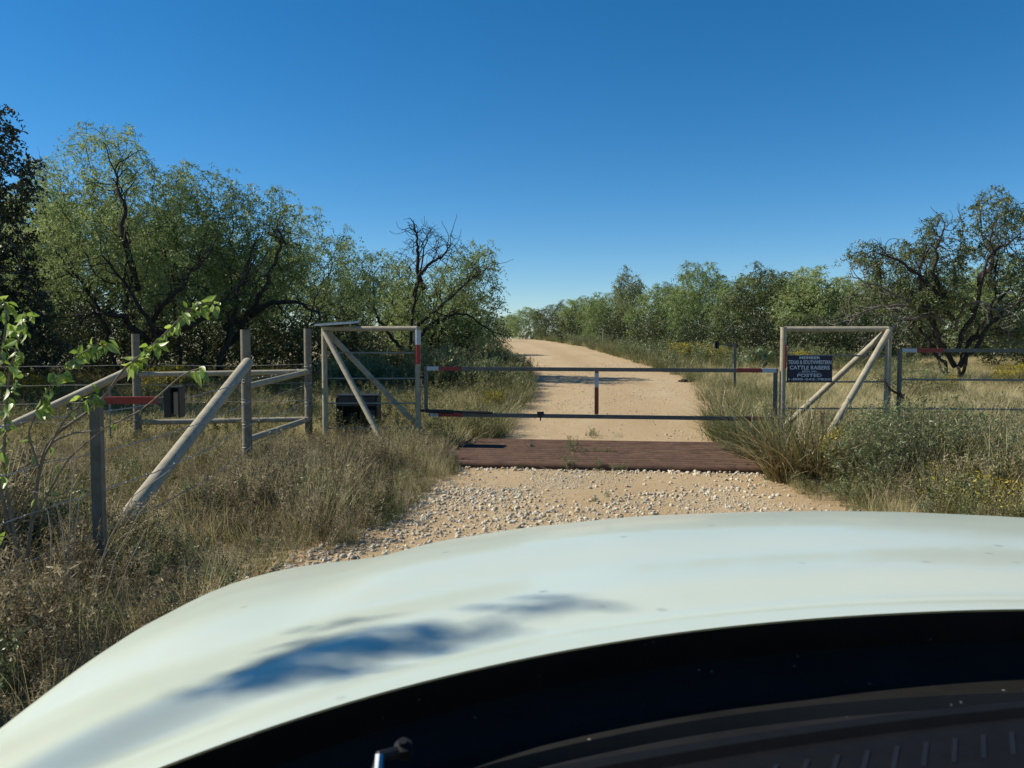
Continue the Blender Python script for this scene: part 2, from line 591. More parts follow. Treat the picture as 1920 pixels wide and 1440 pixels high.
rf = empty("pipe_fence", gp(1567, 0))
tag(rf, "tan pipe frame with two diagonal braces right of the gate holding the notice", "fence", "pipe fences flanking the gate")
zt = 1.835
pipe(gp(1468, 0), gp(1468, zt + .03), FR, "post", rf)
pipe(gp(1665, 0), gp(1665, zt + .03), FR * 1.05, "post", rf)
pipe(gp(1469, zt), gp(1664, zt), FR * .9, "top_rail", rf)
t0 = gp(1663, zt - .03, .07)
e = at(1560, 805, 11.0)
e2 = t0 + (e - t0) * ((t0.z + .05) / (t0.z - e.z))
pipe(t0, e2, FR * 1.05, "brace", rf)
t1 = gp(1660, zt - .05, -.05)
e = at(1522, 752, 11.9)
e2 = t1 + (e - t1) * ((t1.z + .05) / (t1.z - e.z))
pipe(t1, e2, FR, "brace", rf)
for py in (667, 716, 766):
    pipe(gpy(1471, py), gpy(1662, py), .011, "bar", rf, 'rod', 8)
MB().box(gp(1471.5, 1.45, FR - .004), (.034, .012, .34), Matrix.Rotation(math.atan2(GD.y, GD.x) + .5, 3, 'Z'), .003).build("reflector_tape", M['dullred'], rf)

# ---- notice sign on the right frame
sg = empty("notice_sign", gp(1518, 1.25, .03))
tag(sg, "navy blue notice sign with white capital lettering hung on the right pipe frame", "sign")
ang = math.atan2(GD.y, GD.x)
rotz = Matrix.Rotation(ang, 3, 'Z')
c0, c1 = gpy(1476, 667, .03), gpy(1560, 716, .03)
cc = (c0 + c1) / 2
sw, sh = (Vector((c1.x, c1.y, 0)) - Vector((c0.x, c0.y, 0))).length, c0.z - c1.z
MB().box(cc, (sw, .008, sh), rotz, .002).build("panel", M['navy'], sg)


def text_mesh(name, txt, width, height, centre, parent, bold=.02):
    cu = bpy.data.curves.new(name, 'FONT')
    cu.body = txt
    cu.align_x = 'CENTER'
    cu.align_y = 'CENTER'
    cu.offset = bold
    cu.extrude = .002
    t = bpy.data.objects.new(name, cu)
    COL.objects.link(t)
    bpy.context.view_layer.update()
    dg = bpy.context.evaluated_depsgraph_get()
    me = bpy.data.meshes.new_from_object(t.evaluated_get(dg))
    COL.objects.unlink(t)
    bpy.data.objects.remove(t)
    n = len(me.vertices)
    co = np.empty(n * 3)
    me.vertices.foreach_get("co", co)
    co = co.reshape(-1, 3)
    lo, hi = co.min(0), co.max(0)
    co[:, 0] = (co[:, 0] - (lo[0] + hi[0]) / 2) * width / (hi[0] - lo[0])
    co[:, 1] = (co[:, 1] - (lo[1] + hi[1]) / 2) * height / (hi[1] - lo[1])
    co[:, 2] *= .5
    gdv, gnv = np.array(GD), np.array(GN)
    wv = np.array(centre)[None] + co[:, :1] * gdv + co[:, 1:2] * np.array([[0, 0, 1.]]) + (co[:, 2:3] + .0065) * gnv
    me.vertices.foreach_set("co", wv.ravel().astype(np.float32))
    me.materials.clear()
    me.materials.append(M['letter'])
    me.update()
    o = bpy.data.objects.new(name, me)
    COL.objects.link(o)
    o.parent = parent
    o.matrix_parent_inverse = Matrix.Translation(parent.location).inverted()
    return o


for txt, wf, hf, vf in (("MEMBER", .46, .105, .075), ("TEXAS & SOUTHWESTERN", .95, .15, .245), ("CATTLE RAISERS", .88, .15, .455), ("ASS'N. INC.", .34, .055, .595), ("POSTED", .54, .11, .755), ("1-800-242-7820", .93, .085, .905)):
    text_mesh("lettering", txt, sw * wf, sh * hf, cc + Vector((0, 0, sh * (.5 - vf))), sg)
MB().box(cc + Vector((0, 0, sh * (.5 - .665))) + GN * .005, (sw * .50, .004, sh * .012), rotz, 0).build("rule_line", M['letter'], sg)

# ---- farm gate to the right
fg0 = gp(1687, 0)
fd = Vector((1, -.11, 0)).normalized()
fg = empty("farm_gate", fg0)
tag(fg, "grey tubular farm gate with thin rails chained to the right pipe frame", "gate")


def fp(s, z): return Vector((fg0.x + fd.x * s, fg0.y + fd.y * s, z))


zt = at(1687, 657, fg0.y).z
MB().beam(fp(-.03, zt), fp(3.6, zt), .05, .05).build("top_rail", M['pipe_dark'], fg)
MB().beam(fp(0, .16), fp(0, zt - .028), .048, .048).build("upright", M['pipe_dark'], fg)
MB().beam(fp(3.57, .16), fp(3.57, zt - .028), .048, .048).build("upright", M['pipe_dark'], fg)
for py in (711.5, 766, 819):
    z = at(1690, py, fg0.y).z
    MB().tube([fp(.02, z), fp(3.55, z)], .013, 8).build("rail", M['rod'], fg)
sq_tape(fp(.02, zt), fp(.22, zt), .05, M['white'], fg)
sq_tape(fp(.222, zt), fp(.58, zt), .05, M['red'], fg)

# ---- chain
ca, cb = gpy(1656, 712, .06), gpy(1690, 739, .05)
ch = MB()
nl = 13
for i in range(nl):
    t = (i + .5) / nl
    p = ca.lerp(cb, t) + Vector((0, 0, -.05 * math.sin(math.pi * t)))
    d = (cb - ca).normalized()
    u = Vector((0, -1, .3)).normalized() if i % 2 else Vector((.3, .2, 1)).normalized()
    u = (u - d * u.dot(d)).normalized()
    ring = [p + d * (.024 * math.cos(a)) + u * (.014 * math.sin(a)) for a in np.linspace(0, 2 * math.pi, 11)]
    ch.tube(ring, .0055, 6, False)
ch.tube([ca, ca + Vector((-.02, .03, .02))], .012, 8)
ch.box(cb + Vector((.015, -.01, -.03)), (.05, .03, .06))
o = ch.build("chain", M['chain'])
tag(o, "rusty chain with padlock tying the farm gate to the pipe frame post", "chain")

# ---- solar panel on the left frame
sp = empty("solar_panel", gp(625, 1.95))
tag(sp, "small solar panel mounted edge on atop the left pipe frame post", "solar panel")
pm = Matrix.Rotation(ang, 3, 'Z') @ Matrix.Rotation(R(-3.5), 3, 'Y') @ Matrix.Rotation(R(3), 3, 'X')
pc = gpy(632, 606.5)
MB().box(pc, (.57, .40, .03), pm, .003).build("frame", M['alu'], sp)
MB().box(pc + pm @ Vector((0, 0, .017)), (.53, .36, .006), pm, .001).build("cells", M['solar'], sp)
MB().tube([gp(608.5, 1.86), pc + pm @ Vector((-.19, 0, -.015))], .016, 8).box(pc + pm @ Vector((.03, 0, -.03)), (.32, .05, .025), pm).build("bracket", M['black'], sp)

# ---- opener control box behind the left frame
bc0, bc1 = at(629.5, 741, 13.1), at(707, 741, 13.1)
bw = bc1.x - bc0.x
bx = (bc0.x + bc1.x) / 2
bt = bc0.z
cbx = empty("control_box", (bx, 13.3, 0))
tag(cbx, "black steel gate opener box with open front standing behind the left pipe frame", "control box")
mb = MB()
mb.box((bx, 13.3, bt - .01), (bw, .46, .02))
mb.box((bx - bw / 2 + .011, 13.3, bt / 2 - .02), (.02, .44, bt - .03)).box((bx + bw / 2 - .011, 13.3, bt / 2 - .02), (.02, .44, bt - .03))
mb.box((bx, 13.51, bt / 2 - .02), (bw - .05, .02, bt - .04))
mb.build("casing", M['black'], cbx)
mb = MB()
mb.box((bx, 13.10, bt - .10), (bw - .05, .012, .15)).box((bx + bw * .36, 13.10, bt * .38), (bw * .18, .012, bt * .66)).box((bx - bw * .40, 13.10, bt * .38), (bw * .12, .012, bt * .66))
mb.build("front_panel", M['boxgrey'], cbx)
MB().box((bx + .02, 13.35, .18), (.34, .22, .28)).box((bx - .1, 13.33, .42), (.16, .14, .18)).build("motor", M['black'], cbx)


# ---- keypad pedestals
def pedestal(base, h, arm, s, label, facing):
    e = empty("keypad_pedestal", base)
    tag(e, label, "keypad pedestal", "gate keypad pedestals beside the dirt road")
    bx, by, bz = base
    MB().beam((bx, by, bz - .1), (bx, by, bz + h - .02), .066, .066).build("post", M['pipe_dark'], e)
    MB().beam((bx - s * .035, by, bz + h), (bx + s * arm, by + .02, bz + h), .042, .040).build("arm", M['pipe_dark'], e)
    c = Vector((bx + s * (arm + .05), by + .02, bz + h))
    bxo = MB()
    bxo.box(c + Vector((-s * .018, 0, -.01)), (.045, .10, .20)).box(c + Vector((s * .030, 0, .085)), (.06, .10, .010)).box(c + Vector((s * .03, .046, -.01)), (.05, .01, .18))
    bxo.box(c + Vector((s * .056, 0, -.015)), (.010, .095, .19))
    k = bxo.build("keypad_box", M['black'], e)
    return e, c


kb = at(180, 745, 5.35)
ped, kc = pedestal((kb.x, 5.35, 0), kb.z - .02, .44, 1, "grey square keypad post with red taped arm and black box in the left weeds", 1)
sq_tape((kb.x + .06, 5.352, kb.z - .02), (kb.x + .40, 5.368, kb.z - .02), .041, M['red'], ped)
MB().box(kc + Vector((.026, .01, -.02)), (.036, .05, .15)).build("keypad_panel", M['keypad'], ped)
kb2 = at(1378, 646, 21)
ped2, kc2 = pedestal((kb2.x, 21, gz(0, 21)), kb2.z - gz(0, 21), .40, -1, "dark thin keypad post with arm pointing left across the field beyond the gate", -1)

# ------------------------------------------------------------------ pipe fence and barbed wire on the left
PR = .058
A = Vector((-3.21, 13.0, 0))     # corner post
B = Vector((-3.22, 10.0, 0))
Cc = Vector((-5.73, 12.6, 0))
fence = empty("pipe_fence", A)
tag(fence, "weathered pipe corner fence with braced posts and barbed wire left of the gate", "fence")


def fpost(p, px, pyt):
    z = at(px, pyt, p.y).z
    MB().tube([(p.x, p.y, -.1), (p.x, p.y, z)], PR, 18).build("post", M['wood'], fence)


fpost(A, 577, 616)
fpost(B, 461, 618)
fpost(Cc, 256.5, 626)
for P, Q, z0, z1 in ((A, B, 1.18, 1.12), (A, B, .43, .47), (A, Cc, 1.18, 1.15), (A, Cc, .43, .42)):
    MB().tube([(P.x, P.y, z0), (Q.x, Q.y, z1)], .041, 14).build("rail", M['pipe'], fence)
b0 = Vector((B.x + .04, B.y - .05, at(460, 680, 10).z))
b1 = at(247, 958, 6.5)
b2 = b0 + (b1 - b0) * ((b0.z + .05) / (b0.z - b1.z))
MB().tube([b0, b2], .066, 18).build("brace", M['pipe'], fence)
b0 = Vector((Cc.x, Cc.y - .05, at(256, 690, 12.6).z))
b1 = at(0, 808, 12.0)
b2 = b0 + (b1 - b0) * ((b0.z + .05) / (b0.z - b1.z))
MB().tube([b0, b2], .062, 16).build("brace", M['pipe'], fence)


def wire(path, sag=.02):
    pts, rs = [], []
    mb = MB()
    for P, Q in zip(path, path[1:]):
        n = max(3, int((Q - P).length / .35))
        for i in range(n):
            t = i / n
            pts.append(P.lerp(Q, t) + Vector((random.gauss(0, .004), random.gauss(0, .004), -sag * 4 * t * (1 - t) + random.gauss(0, .003))))
    pts.append(path[-1])
    mb.tube(pts, .0036, 5, False)
    for i in range(len(pts) - 1):                      # barbs
        for k in range(2):
            p = pts[i].lerp(pts[i + 1], .25 + .5 * k)
            a = Vector((random.uniform(-1, 1), random.uniform(-1, 1), random.uniform(-1, 1))).normalized() * .018
            mb.tube([p - a, p + a], .003, 3, False)
    return mb.build("wire", M['wire'], fence)


for z in (1.22, .95, .68, .40):
    wire([Vector((A.x + .06, A.y, z + .06)), Vector((B.x + .06, B.y, z)), Vector((-2.85, 7.2, z - .03)), Vector((-2.82, 5.0, z)), Vector((-2.9, 1.5, z))])
for z in (1.30, 1.01, .74, .46):
    wire([Vector((A.x, A.y - .06, z)), Vector((Cc.x, Cc.y - .06, z)), Vector((-11.5, 11.8, z)), Vector((-20, 10.5, z))])
for P, zz in ((A, (1.28, 1.20, 1.0, .93, .72, .66)), (B, (1.22, 1.19, .95, .68, .40))):
    for z in zz:                                       # wire wraps round the posts
        MB().tube([Vector((P.x + (PR + .003) * math.cos(a), P.y + (PR + .003) * math.sin(a), z + .02 * math.sin(a * .5))) for a in np.linspace(0, 4 * math.pi, 26)], .0035, 5, False).build("wire_tie", M['wire'], fence)
MB().tube([(-6.1, 12.5, -.05), (-6.1, 12.5, 1.15)], .014, 6).build("stay", M['rod'], fence)

tp = at(1131, 622, 48)
o = MB().tube([(tp.x, 48, gz(0, 48) - .1), (tp.x, 48, tp.z + .15)], .03, 6).build("fence_stake", M['rod'])
tag(o, "single thin grey stake standing in the verge right of the distant road", "stake")

mb = MB()
dp = at(1285, 715, 23.5)
for i in range(9):
    a = random.random() * 6.28
    r0 = random.random() * .14
    c = Vector((dp.x + math.cos(a) * r0 * 1.6, 23.5 + math.sin(a) * r0, gz(0, 23.5) + .03))
    s = random.uniform(.04, .085)
    mb.tube([c + Vector((0, 0, -.05)), c, c + Vector((.01, 0, s * .6)), c + Vector((.012, 0, s * .8))], [s, s * 1.05, s * .7, s * .2], 8)
o = mb.build("dung_pile", M['clod'])
tag(o, "small dark dung pile lying on the right side of the dirt road", "dung")


# ------------------------------------------------------------------ trees
def colonize(base, lumps, n_attr, step, seeds, kill=1.7, iters=170, shell=.5, droop=0.0, rs=0):
    """space colonisation: nodes (N,3) and parent index; lumps are (centre, radii)"""
    g = np.random.default_rng(rs)
    vol = np.array([l[1][0] * l[1][1] * l[1][2] for l in lumps])
    cnt = np.maximum((vol ** .8 / (vol ** .8).sum() * n_attr).astype(int), 8)
    at_ = []
    for (c, r), k in zip(lumps, cnt):
        d = g.normal(size=(k, 3))
        d /= np.linalg.norm(d, axis=1)[:, None]
        rad = g.random(k) ** (1 / (3 * (1 + shell)))
        at_.append(np.array(c)[None] + d * rad[:, None] * np.array(r)[None])
    att = np.concatenate(at_)
    att = att[att[:, 2] > base[2] + .25]
    nodes, par = [], []
    for sd in seeds:                                   # each seed: a polyline starting at the base
        prev = -1
        for p in sd:
            nodes.append(np.array(p, float))
            par.append(prev)
            prev = len(nodes) - 1
    nodes = np.array(nodes)
    par = list(par)
    near = np.full(len(att), -1)
    dist = np.full(len(att), 1e9)
    alive = np.ones(len(att), bool)
    first = 0
    stuck = {}
    for it in range(iters):
        new = nodes[first:]
        if len(new):
            D = np.linalg.norm(att[:, None] - new[None], axis=2)
            j = D.argmin(1)
            d = D[np.arange(len(att)), j]
            m = d < dist
            near[m] = j[m] + first
            dist[m] = d[m]
        first = len(nodes)
        alive &= dist > step * kill
        if not alive.any():
            break
        idx = np.nonzero(alive)[0]
        u = att[idx] - nodes[near[idx]]
        u /= np.linalg.norm(u, axis=1)[:, None]
        acc = np.zeros((len(nodes), 3))
        np.add.at(acc, near[idx], u)
        src = np.unique(near[idx])
        dirs = acc[src]
        dirs /= np.maximum(np.linalg.norm(dirs, axis=1)[:, None], 1e-6)
        dirs += g.normal(size=dirs.shape) * .28
        dirs[:, 2] -= droop
        dirs /= np.linalg.norm(dirs, axis=1)[:, None]
        cand = nodes[src] + dirs * step
        keep = []
        for k_, s_ in enumerate(src):
            stuck[s_] = stuck.get(s_, 0) + 1
            if stuck[s_] < 5:
                keep.append(k_)
            else:
                alive[(near == s_)] = False
        if not keep:
            break
        nodes = np.concatenate([nodes, cand[keep]])
        par.extend(int(src[k_]) for k_ in keep)
        if len(nodes) > 5200:
            break
    return nodes, np.array(par)


def branch_mesh(nodes, par, tip=.006, expo=2.25, rmax=.2):
    n = len(nodes)
    r = np.zeros(n)
    ch = [[] for _ in range(n)]
    for i in range(n):
        if par[i] >= 0:
            ch[par[i]].append(i)
    acc = np.zeros(n)
    size = np.ones(n, int)
    for i in range(n - 1, -1, -1):
        if not ch[i]:
            acc[i] = tip ** expo
        if par[i] >= 0:
            acc[par[i]] += acc[i]
            size[par[i]] += size[i]
    r = np.minimum(acc ** (1 / expo), rmax)
    V, F = [], []
    off = 0
    starts = [(i, -1) for i in range(n) if par[i] < 0]
    while starts:
        i, p = starts.pop()
        path = [p] if p >= 0 else []
        path.append(i)
        c = i
        while ch[c]:
            nx = max(ch[c], key=lambda q: size[q])
            for q in ch[c]:
                if q != nx:
                    starts.append((q, c))
            path.append(nx)
            c = nx
        P = nodes[path]
        Rr = r[path].copy()
        if p >= 0:
            Rr[0] = min(Rr[0], Rr[1] * 1.25)
        k = 7 if Rr.max() > .05 else (5 if Rr.max() > .02 else 3)
        T = np.gradient(P, axis=0)
        T /= np.maximum(np.linalg.norm(T, axis=1)[:, None], 1e-9)
        ref = np.where(np.abs(T[:, 2:3]) > .9, np.array([[1., 0, 0]]), np.array([[0, 0, 1.]]))
        a = np.cross(T, ref)
        a /= np.linalg.norm(a, axis=1)[:, None]
        b = np.cross(T, a)
        th = np.arange(k) / k * 2 * math.pi
        ring = P[:, None] + Rr[:, None, None] * (a[:, None] * np.cos(th)[None, :, None] + b[:, None] * np.sin(th)[None, :, None])
        V.append(ring.reshape(-1, 3))
        m = len(path)
        i0 = (np.arange(m - 1) * k)[:, None] + np.arange(k)[None]
        i1 = (np.arange(m - 1) * k)[:, None] + (np.arange(k)[None] + 1) % k
        F.append((np.stack([i0, i1, i1 + k, i0 + k], -1) + off).reshape(-1, 4))
        off += m * k
    return np.concatenate(V), np.concatenate(F), r


def leaves_np(tips, sprays, per, L, ll, lw, g, droop=.75, tipmul=None):
    """hanging sprays of slim leaves at the branch tips -> verts, quads, tint"""
    n = len(tips)
    idx = np.repeat(np.arange(n), sprays)
    o = tips[idx] + g.normal(size=(len(idx), 3)) * .06
    d = g.normal(size=(len(idx), 3))
    d[:, 2] = d[:, 2] * .45 + .05
    d /= np.linalg.norm(d, axis=1)[:, None]
    Ls = L * (.55 + .9 * g.random(len(idx)))
    clump = g.random(n)[idx] * .6 + g.random(len(idx)) * .4
    k = np.repeat(np.arange(len(idx)), per)
    t = g.random(len(k))
    pos = o[k] + d[k] * (Ls[k] * t)[:, None]
    pos[:, 2] -= droop * Ls[k] * t ** 1.6
    ax = g.normal(size=(len(k), 3)) * .8 + d[k] * .5
    ax[:, 2] -= .5 * droop
    ax /= np.linalg.norm(ax, axis=1)[:, None]
    sd = np.cross(ax, g.normal(size=(len(k), 3)))
    sd /= np.maximum(np.linalg.norm(sd, axis=1)[:, None], 1e-6)
    ln = ll * (.6 + .8 * g.random(len(k)))[:, None]
    wd = lw * (.6 + .8 * g.random(len(k)))[:, None]
    v = np.stack([pos, pos + ax * ln * .45 + sd * wd * .5, pos + ax * ln, pos + ax * ln * .45 - sd * wd * .5], 1).reshape(-1, 3)
    f = np.arange(len(k) * 4).reshape(-1, 4)
    tint = np.repeat(np.clip(clump[k] * .75 + g.random(len(k)) * .25, 0, 1), 4)
    return v, f, tint


def make_tree(name, base, lumps, rs, n_attr=900, step=.2, stems=3, spread=.5, expo=2.25, leaf='mesq', sprays=3, per=13, L=.33, ll=.085, lw=.021,
              bare=.08, tip=.006, rmax=.17, bark='bark', bare_above=None, droop=.75, stem_h=1.0, lean=(0, 0)):
    """trunk and crown meshes in coordinates local to the base"""
    g = np.random.default_rng(rs)
    b = np.array(base, float)
    seeds = []
    for s in range(stems):
        a = 2 * math.pi * (s + g.random() * .6) / stems
        dr = np.array([math.cos(a) * spread + lean[0], math.sin(a) * spread + lean[1], 1.0])
        pts, p = [], b + np.array([math.cos(a) * .1, math.sin(a) * .1, -.15])
        for q in range(max(2, int(stem_h / step) + 1)):
            pts.append(p.copy())
            p = p + dr / np.linalg.norm(dr) * step + g.normal(size=3) * .03
        seeds.append(pts)
    nodes, par = colonize(b, lumps, n_attr, step, seeds, rs=rs)
    nodes[len(seeds) * 2:] += g.normal(size=nodes[len(seeds) * 2:].shape) * step * .13
    V, F, r = branch_mesh(nodes, par, tip, expo, rmax=rmax)
    haskid = np.zeros(len(nodes), bool)
    haskid[par[par >= 0]] = True
    thin = (r < tip * 2.1)
    tips = nodes[thin]
    keep = g.random(len(tips)) > bare
    if bare_above is not None:                         # a leafless part of the crown
        for (c, rad) in bare_above:
            keep &= np.linalg.norm(tips - np.array(c)[None], axis=1) > rad
    TV, TF, to = [], [], 0
    for p in tips[~keep]:                              # leafless tips end in fine dead twigs
        for _ in range(4):
            d = g.normal(size=3) + np.array([0, 0, .35])
            q = [p]
            for _k in range(5):
                d = d / np.linalg.norm(d) + g.normal(size=3) * .3
                q.append(q[-1] + d / np.linalg.norm(d) * step * .32)
            q = np.array(q)
            sd = np.cross(d, g.normal(size=3))
            sd /= np.linalg.norm(sd)
            w_ = (np.linspace(.0055, .002, 6) * max(tip / .006, 1))[:, None]
            s2 = np.cross(d / np.linalg.norm(d), sd)
            TV.append(np.stack([q + sd * w_, q - sd * w_ * .5 + s2 * w_ * .87, q - sd * w_ * .5 - s2 * w_ * .87], 1).reshape(-1, 3))
            i0 = (np.arange(5) * 3)[:, None] + np.arange(3)[None]
            i1 = (np.arange(5) * 3)[:, None] + (np.arange(3)[None] + 1) % 3
            TF.append((np.stack([i0, i1, i1 + 3, i0 + 3], -1) + to).reshape(-1, 4))
            to += 18
    if TV:
        F = np.concatenate([F, np.concatenate(TF) + len(V)])
        V = np.concatenate([V] + TV)
    tips = tips[keep]
    v, f, t = leaves_np(tips, sprays, per, L, ll, lw, g, droop)
    root = empty(name, tuple(b))
    mesh_np("trunk", V - b, F, M[bark], root, smooth=True)
    mesh_np("crown", v - b, f, M[leaf], root, tint=t)
    return root


def lump(px, py, rx, ry, d, ky=1.0, dy=0.0):
    c = at(px, py, d + dy)
    s = d / FPX
    return (tuple(c), (rx * s, max(rx, ry) * s * ky, ry * s))


def base_at(px, d):
    return ((px - 960) / FPX * d, d, gz(0, d) - .02)


LG = "mesquite trees along the left side"
t = make_tree("mesquite_tree", base_at(285, 20), [lump(*q, 20) for q in ((205, 285, 75, 62), (110, 350, 85, 75), (285, 365, 105, 70), (170, 440, 150, 85), (80, 520, 100, 60), (300, 460, 130, 80), (228, 245, 38, 30), (330, 550, 90, 40))],
              11, 1500, .21, 3, .55, expo=2.0, rmax=.2, sprays=5, per=19, L=.46, ll=.085, lw=.023, lean=(-.25, 0))
big_left = t
tag(t, "tallest bright green mesquite with curved dark limbs in the left tree wall", "tree", LG)
t = make_tree("mesquite_tree", base_at(400, 21), [lump(*q, 21) for q in ((390, 365, 70, 62), (468, 385, 66, 62), (400, 465, 125, 80), (490, 480, 100, 75), (430, 560, 110, 36), (365, 325, 40, 32), (530, 400, 35, 45))],
              12, 1300, .21, 3, .5, expo=2.05, sprays=5, per=19, L=.46, ll=.085, lw=.023, lean=(.1, 0))
sec_left = t
tag(t, "broad feathery mesquite directly behind the fence brace, second highest crown on the left", "tree", LG)
t = make_tree("mesquite_tree", base_at(565, 23), [lump(*q, 23) for q in ((560, 425, 52, 55), (610, 475, 80, 52), (560, 530, 90, 55), (655, 535, 75, 60), (650, 440, 26, 28))],
              13, 1100, .22, 3, .5, expo=2.05, sprays=4, per=17, L=.42, ll=.09, lw=.024, bare=.16)
tag(t, "thin leaved mesquite sloping down behind the corner post with bare twigs below", "tree", LG)
t = make_tree("mesquite_tree", base_at(690, 27), [lump(*q, 27) for q in ((690, 505, 55, 45), (735, 500, 45, 45), (700, 575, 80, 60), (660, 620, 60, 40))],
              14, 700, .24, 2, .4, sprays=5, per=16, L=.42, ll=.10, lw=.026, bare=.08)
tag(t, "lower mesquite behind the left pipe frame between two taller crowns", "tree", LG)
bt5 = at(800, 445, 25)
t = make_tree("mesquite_tree", base_at(772, 25), [lump(*q, 25) for q in ((800, 455, 42, 42), (885, 478, 48, 34), (840, 540, 85, 50), (905, 560, 42, 60), (800, 590, 80, 50), (880, 610, 60, 30), (745, 530, 40, 60))],
              15, 1500, .17, 3, .55, expo=2.1, sprays=4, per=14, L=.38, ll=.105, lw=.027, bare=.22, bare_above=[(tuple(bt5), .95)], tip=.0075, stem_h=1.4, lean=(.2, 0))
bare_left = t
tag(t, "half bare mesquite with dead topmost twigs nearest the road on its left", "tree", LG)
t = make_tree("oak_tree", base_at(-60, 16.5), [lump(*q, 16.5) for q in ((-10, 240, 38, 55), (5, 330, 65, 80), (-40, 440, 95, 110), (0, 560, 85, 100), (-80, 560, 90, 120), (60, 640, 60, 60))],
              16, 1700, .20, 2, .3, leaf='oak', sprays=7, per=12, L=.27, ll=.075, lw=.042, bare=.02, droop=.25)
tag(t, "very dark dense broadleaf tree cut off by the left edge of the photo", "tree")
# second row behind, and low undergrowth
protoA = make_tree("mesquite_tree", (0, 0, 0), [((0, 0, 3.6), (1.7, 1.7, 1.0)), ((-1.3, .3, 2.6), (1.4, 1.3, .9)), ((1.4, -.3, 2.7), (1.4, 1.3, .95)), ((.2, 0, 1.7), (2.2, 1.6, .8)), ((.7, .4, 4.4), (.6, .6, .5)), ((0, 0, .9), (1.9, 1.5, .7))],
                   21, 900, .24, 3, .6, sprays=6, per=15, L=.46, ll=.125, lw=.033, bare=.08)
protoB = make_tree("mesquite_tree", (0, 0, 0), [((-.4, 0, 3.4), (1.5, 1.5, .9)), ((1.2, .3, 3.0), (1.2, 1.2, .9)), ((-1.7, -.3, 2.3), (1.2, 1.2, .8)), ((.2, 0, 1.6), (2.1, 1.6, .7)), ((-1.0, .2, 4.1), (.5, .5, .55)), ((0, 0, .9), (1.9, 1.5, .7))],
                   22, 850, .24, 4, .7, leaf='mesq_dark', sprays=6, per=15, L=.46, ll=.125, lw=.033, bare=.14)
protoC = make_tree("mesquite_tree", (0, 0, 0), [((0, 0, 3.3), (1.3, 1.3, 1.1)), ((.9, 0, 2.3), (1.3, 1.2, .8)), ((-1.2, .2, 2.2), (1.2, 1.2, .9)), ((0, 0, 1.3), (1.9, 1.5, .6)), ((0, 0, .8), (1.9, 1.5, .6))],
                   23, 750, .24, 3, .55, sprays=6, per=15, L=.46, ll=.125, lw=.033, bare=.1)
protos = {'A': protoA, 'B': protoB, 'C': protoC}
used = set()


def place(k, px, d, h, label, group, rz=None, wide=1.0):
    o = protos[k] if k not in used else copy_tree(protos[k])
    used.add(k)
    s = h / {'A': 4.9, 'B': 4.6, 'C': 4.4}[k]
    o.location = base_at(px, d)
    o.scale = (s * wide, s * wide, s)
    o.rotation_euler = (0, 0, random.random() * 6.28 if rz is None else rz)
    tag(o, label, "tree", group)
    return o


def hgt(d, pyt): return EYE + (635 - pyt) / FPX * d - gz(0, d)


for k, px, d, pt, lab, wd in (
        ('A', 30, 27, 330, "shaded mesquite filling the gap beside the dark oak at far left", 1.0),
        ('B', 190, 29, 330, "dim mesquite crown glimpsed behind the tallest left tree", 1.1),
        ('C', 350, 29, 380, "mesquite in the second row seen between the two highest left crowns", 1.2),
        ('A', 500, 30, 430, "second row mesquite showing behind the fence corner", 1.1),
        ('B', 640, 33, 500, "distant mesquite behind the solar panel with a rounded top", 1.1),
        ('C', 760, 36, 520, "mesquite far behind the bare topped tree left of the road", 1.1),
        ('A', 850, 40, 520, "pale green mesquite beyond the half bare tree close to the road", .9),
        ('B', -420, 19, 230, "mesquite left of the dark oak, outside the photo", 1.1),
        ('A', -760, 22, 230, "second mesquite left of the dark oak, outside the photo", 1.1),
        ('C', -330, 25, 250, "mesquite behind the dark oak, outside the photo", 1.2)):
    place(k, px, d, hgt(d, pt), lab, "second row of trees on the left", wide=wd)

RG = "mesquite trees lining the right side of the road"
for k, px, d, pt, lab, wd in (
        ('C', 950, 125, 588, "farthest tiny mesquite where the road disappears", 1.5),
        ('A', 990, 105, 572, "small mesquite at the far bend, second from the vanishing road", 1.3),
        ('B', 1035, 88, 562, "rounded mesquite with visible stems near the far bend", 1.1),
        ('C', 1085, 74, 552, "dense mesquite at the far verge left of the crooked tree", 1.2),
        ('A', 1130, 62, 541, "mesquite before which the thin stake stands", 1.1),
        ('B', 1180, 52, 500, "mesquite with a crooked upright limb above its neighbours", .7),
        ('C', 1240, 48, 527, "full low mesquite between the crooked limb tree and the tall tuft tree", 1.3),
        ('A', 1315, 43, 480, "mesquite with a rounded tuft rising behind the far keypad post", .8),
        ('C', 1390, 40, 508, "wide green mesquite left of the notice sign frame", 1.25),
        ('B', 1455, 37, 486, "mesquite with grey tangled twigs right above the gate end", 1.15),
        ('A', 1525, 36, 488, "tall even crowned mesquite above the notice sign", 1.15),
        ('C', 1600, 38, 512, "mesquite above the right pipe frame braces", 1.3)):
    place(k, px, d, hgt(d, pt), lab, RG, wide=wd)
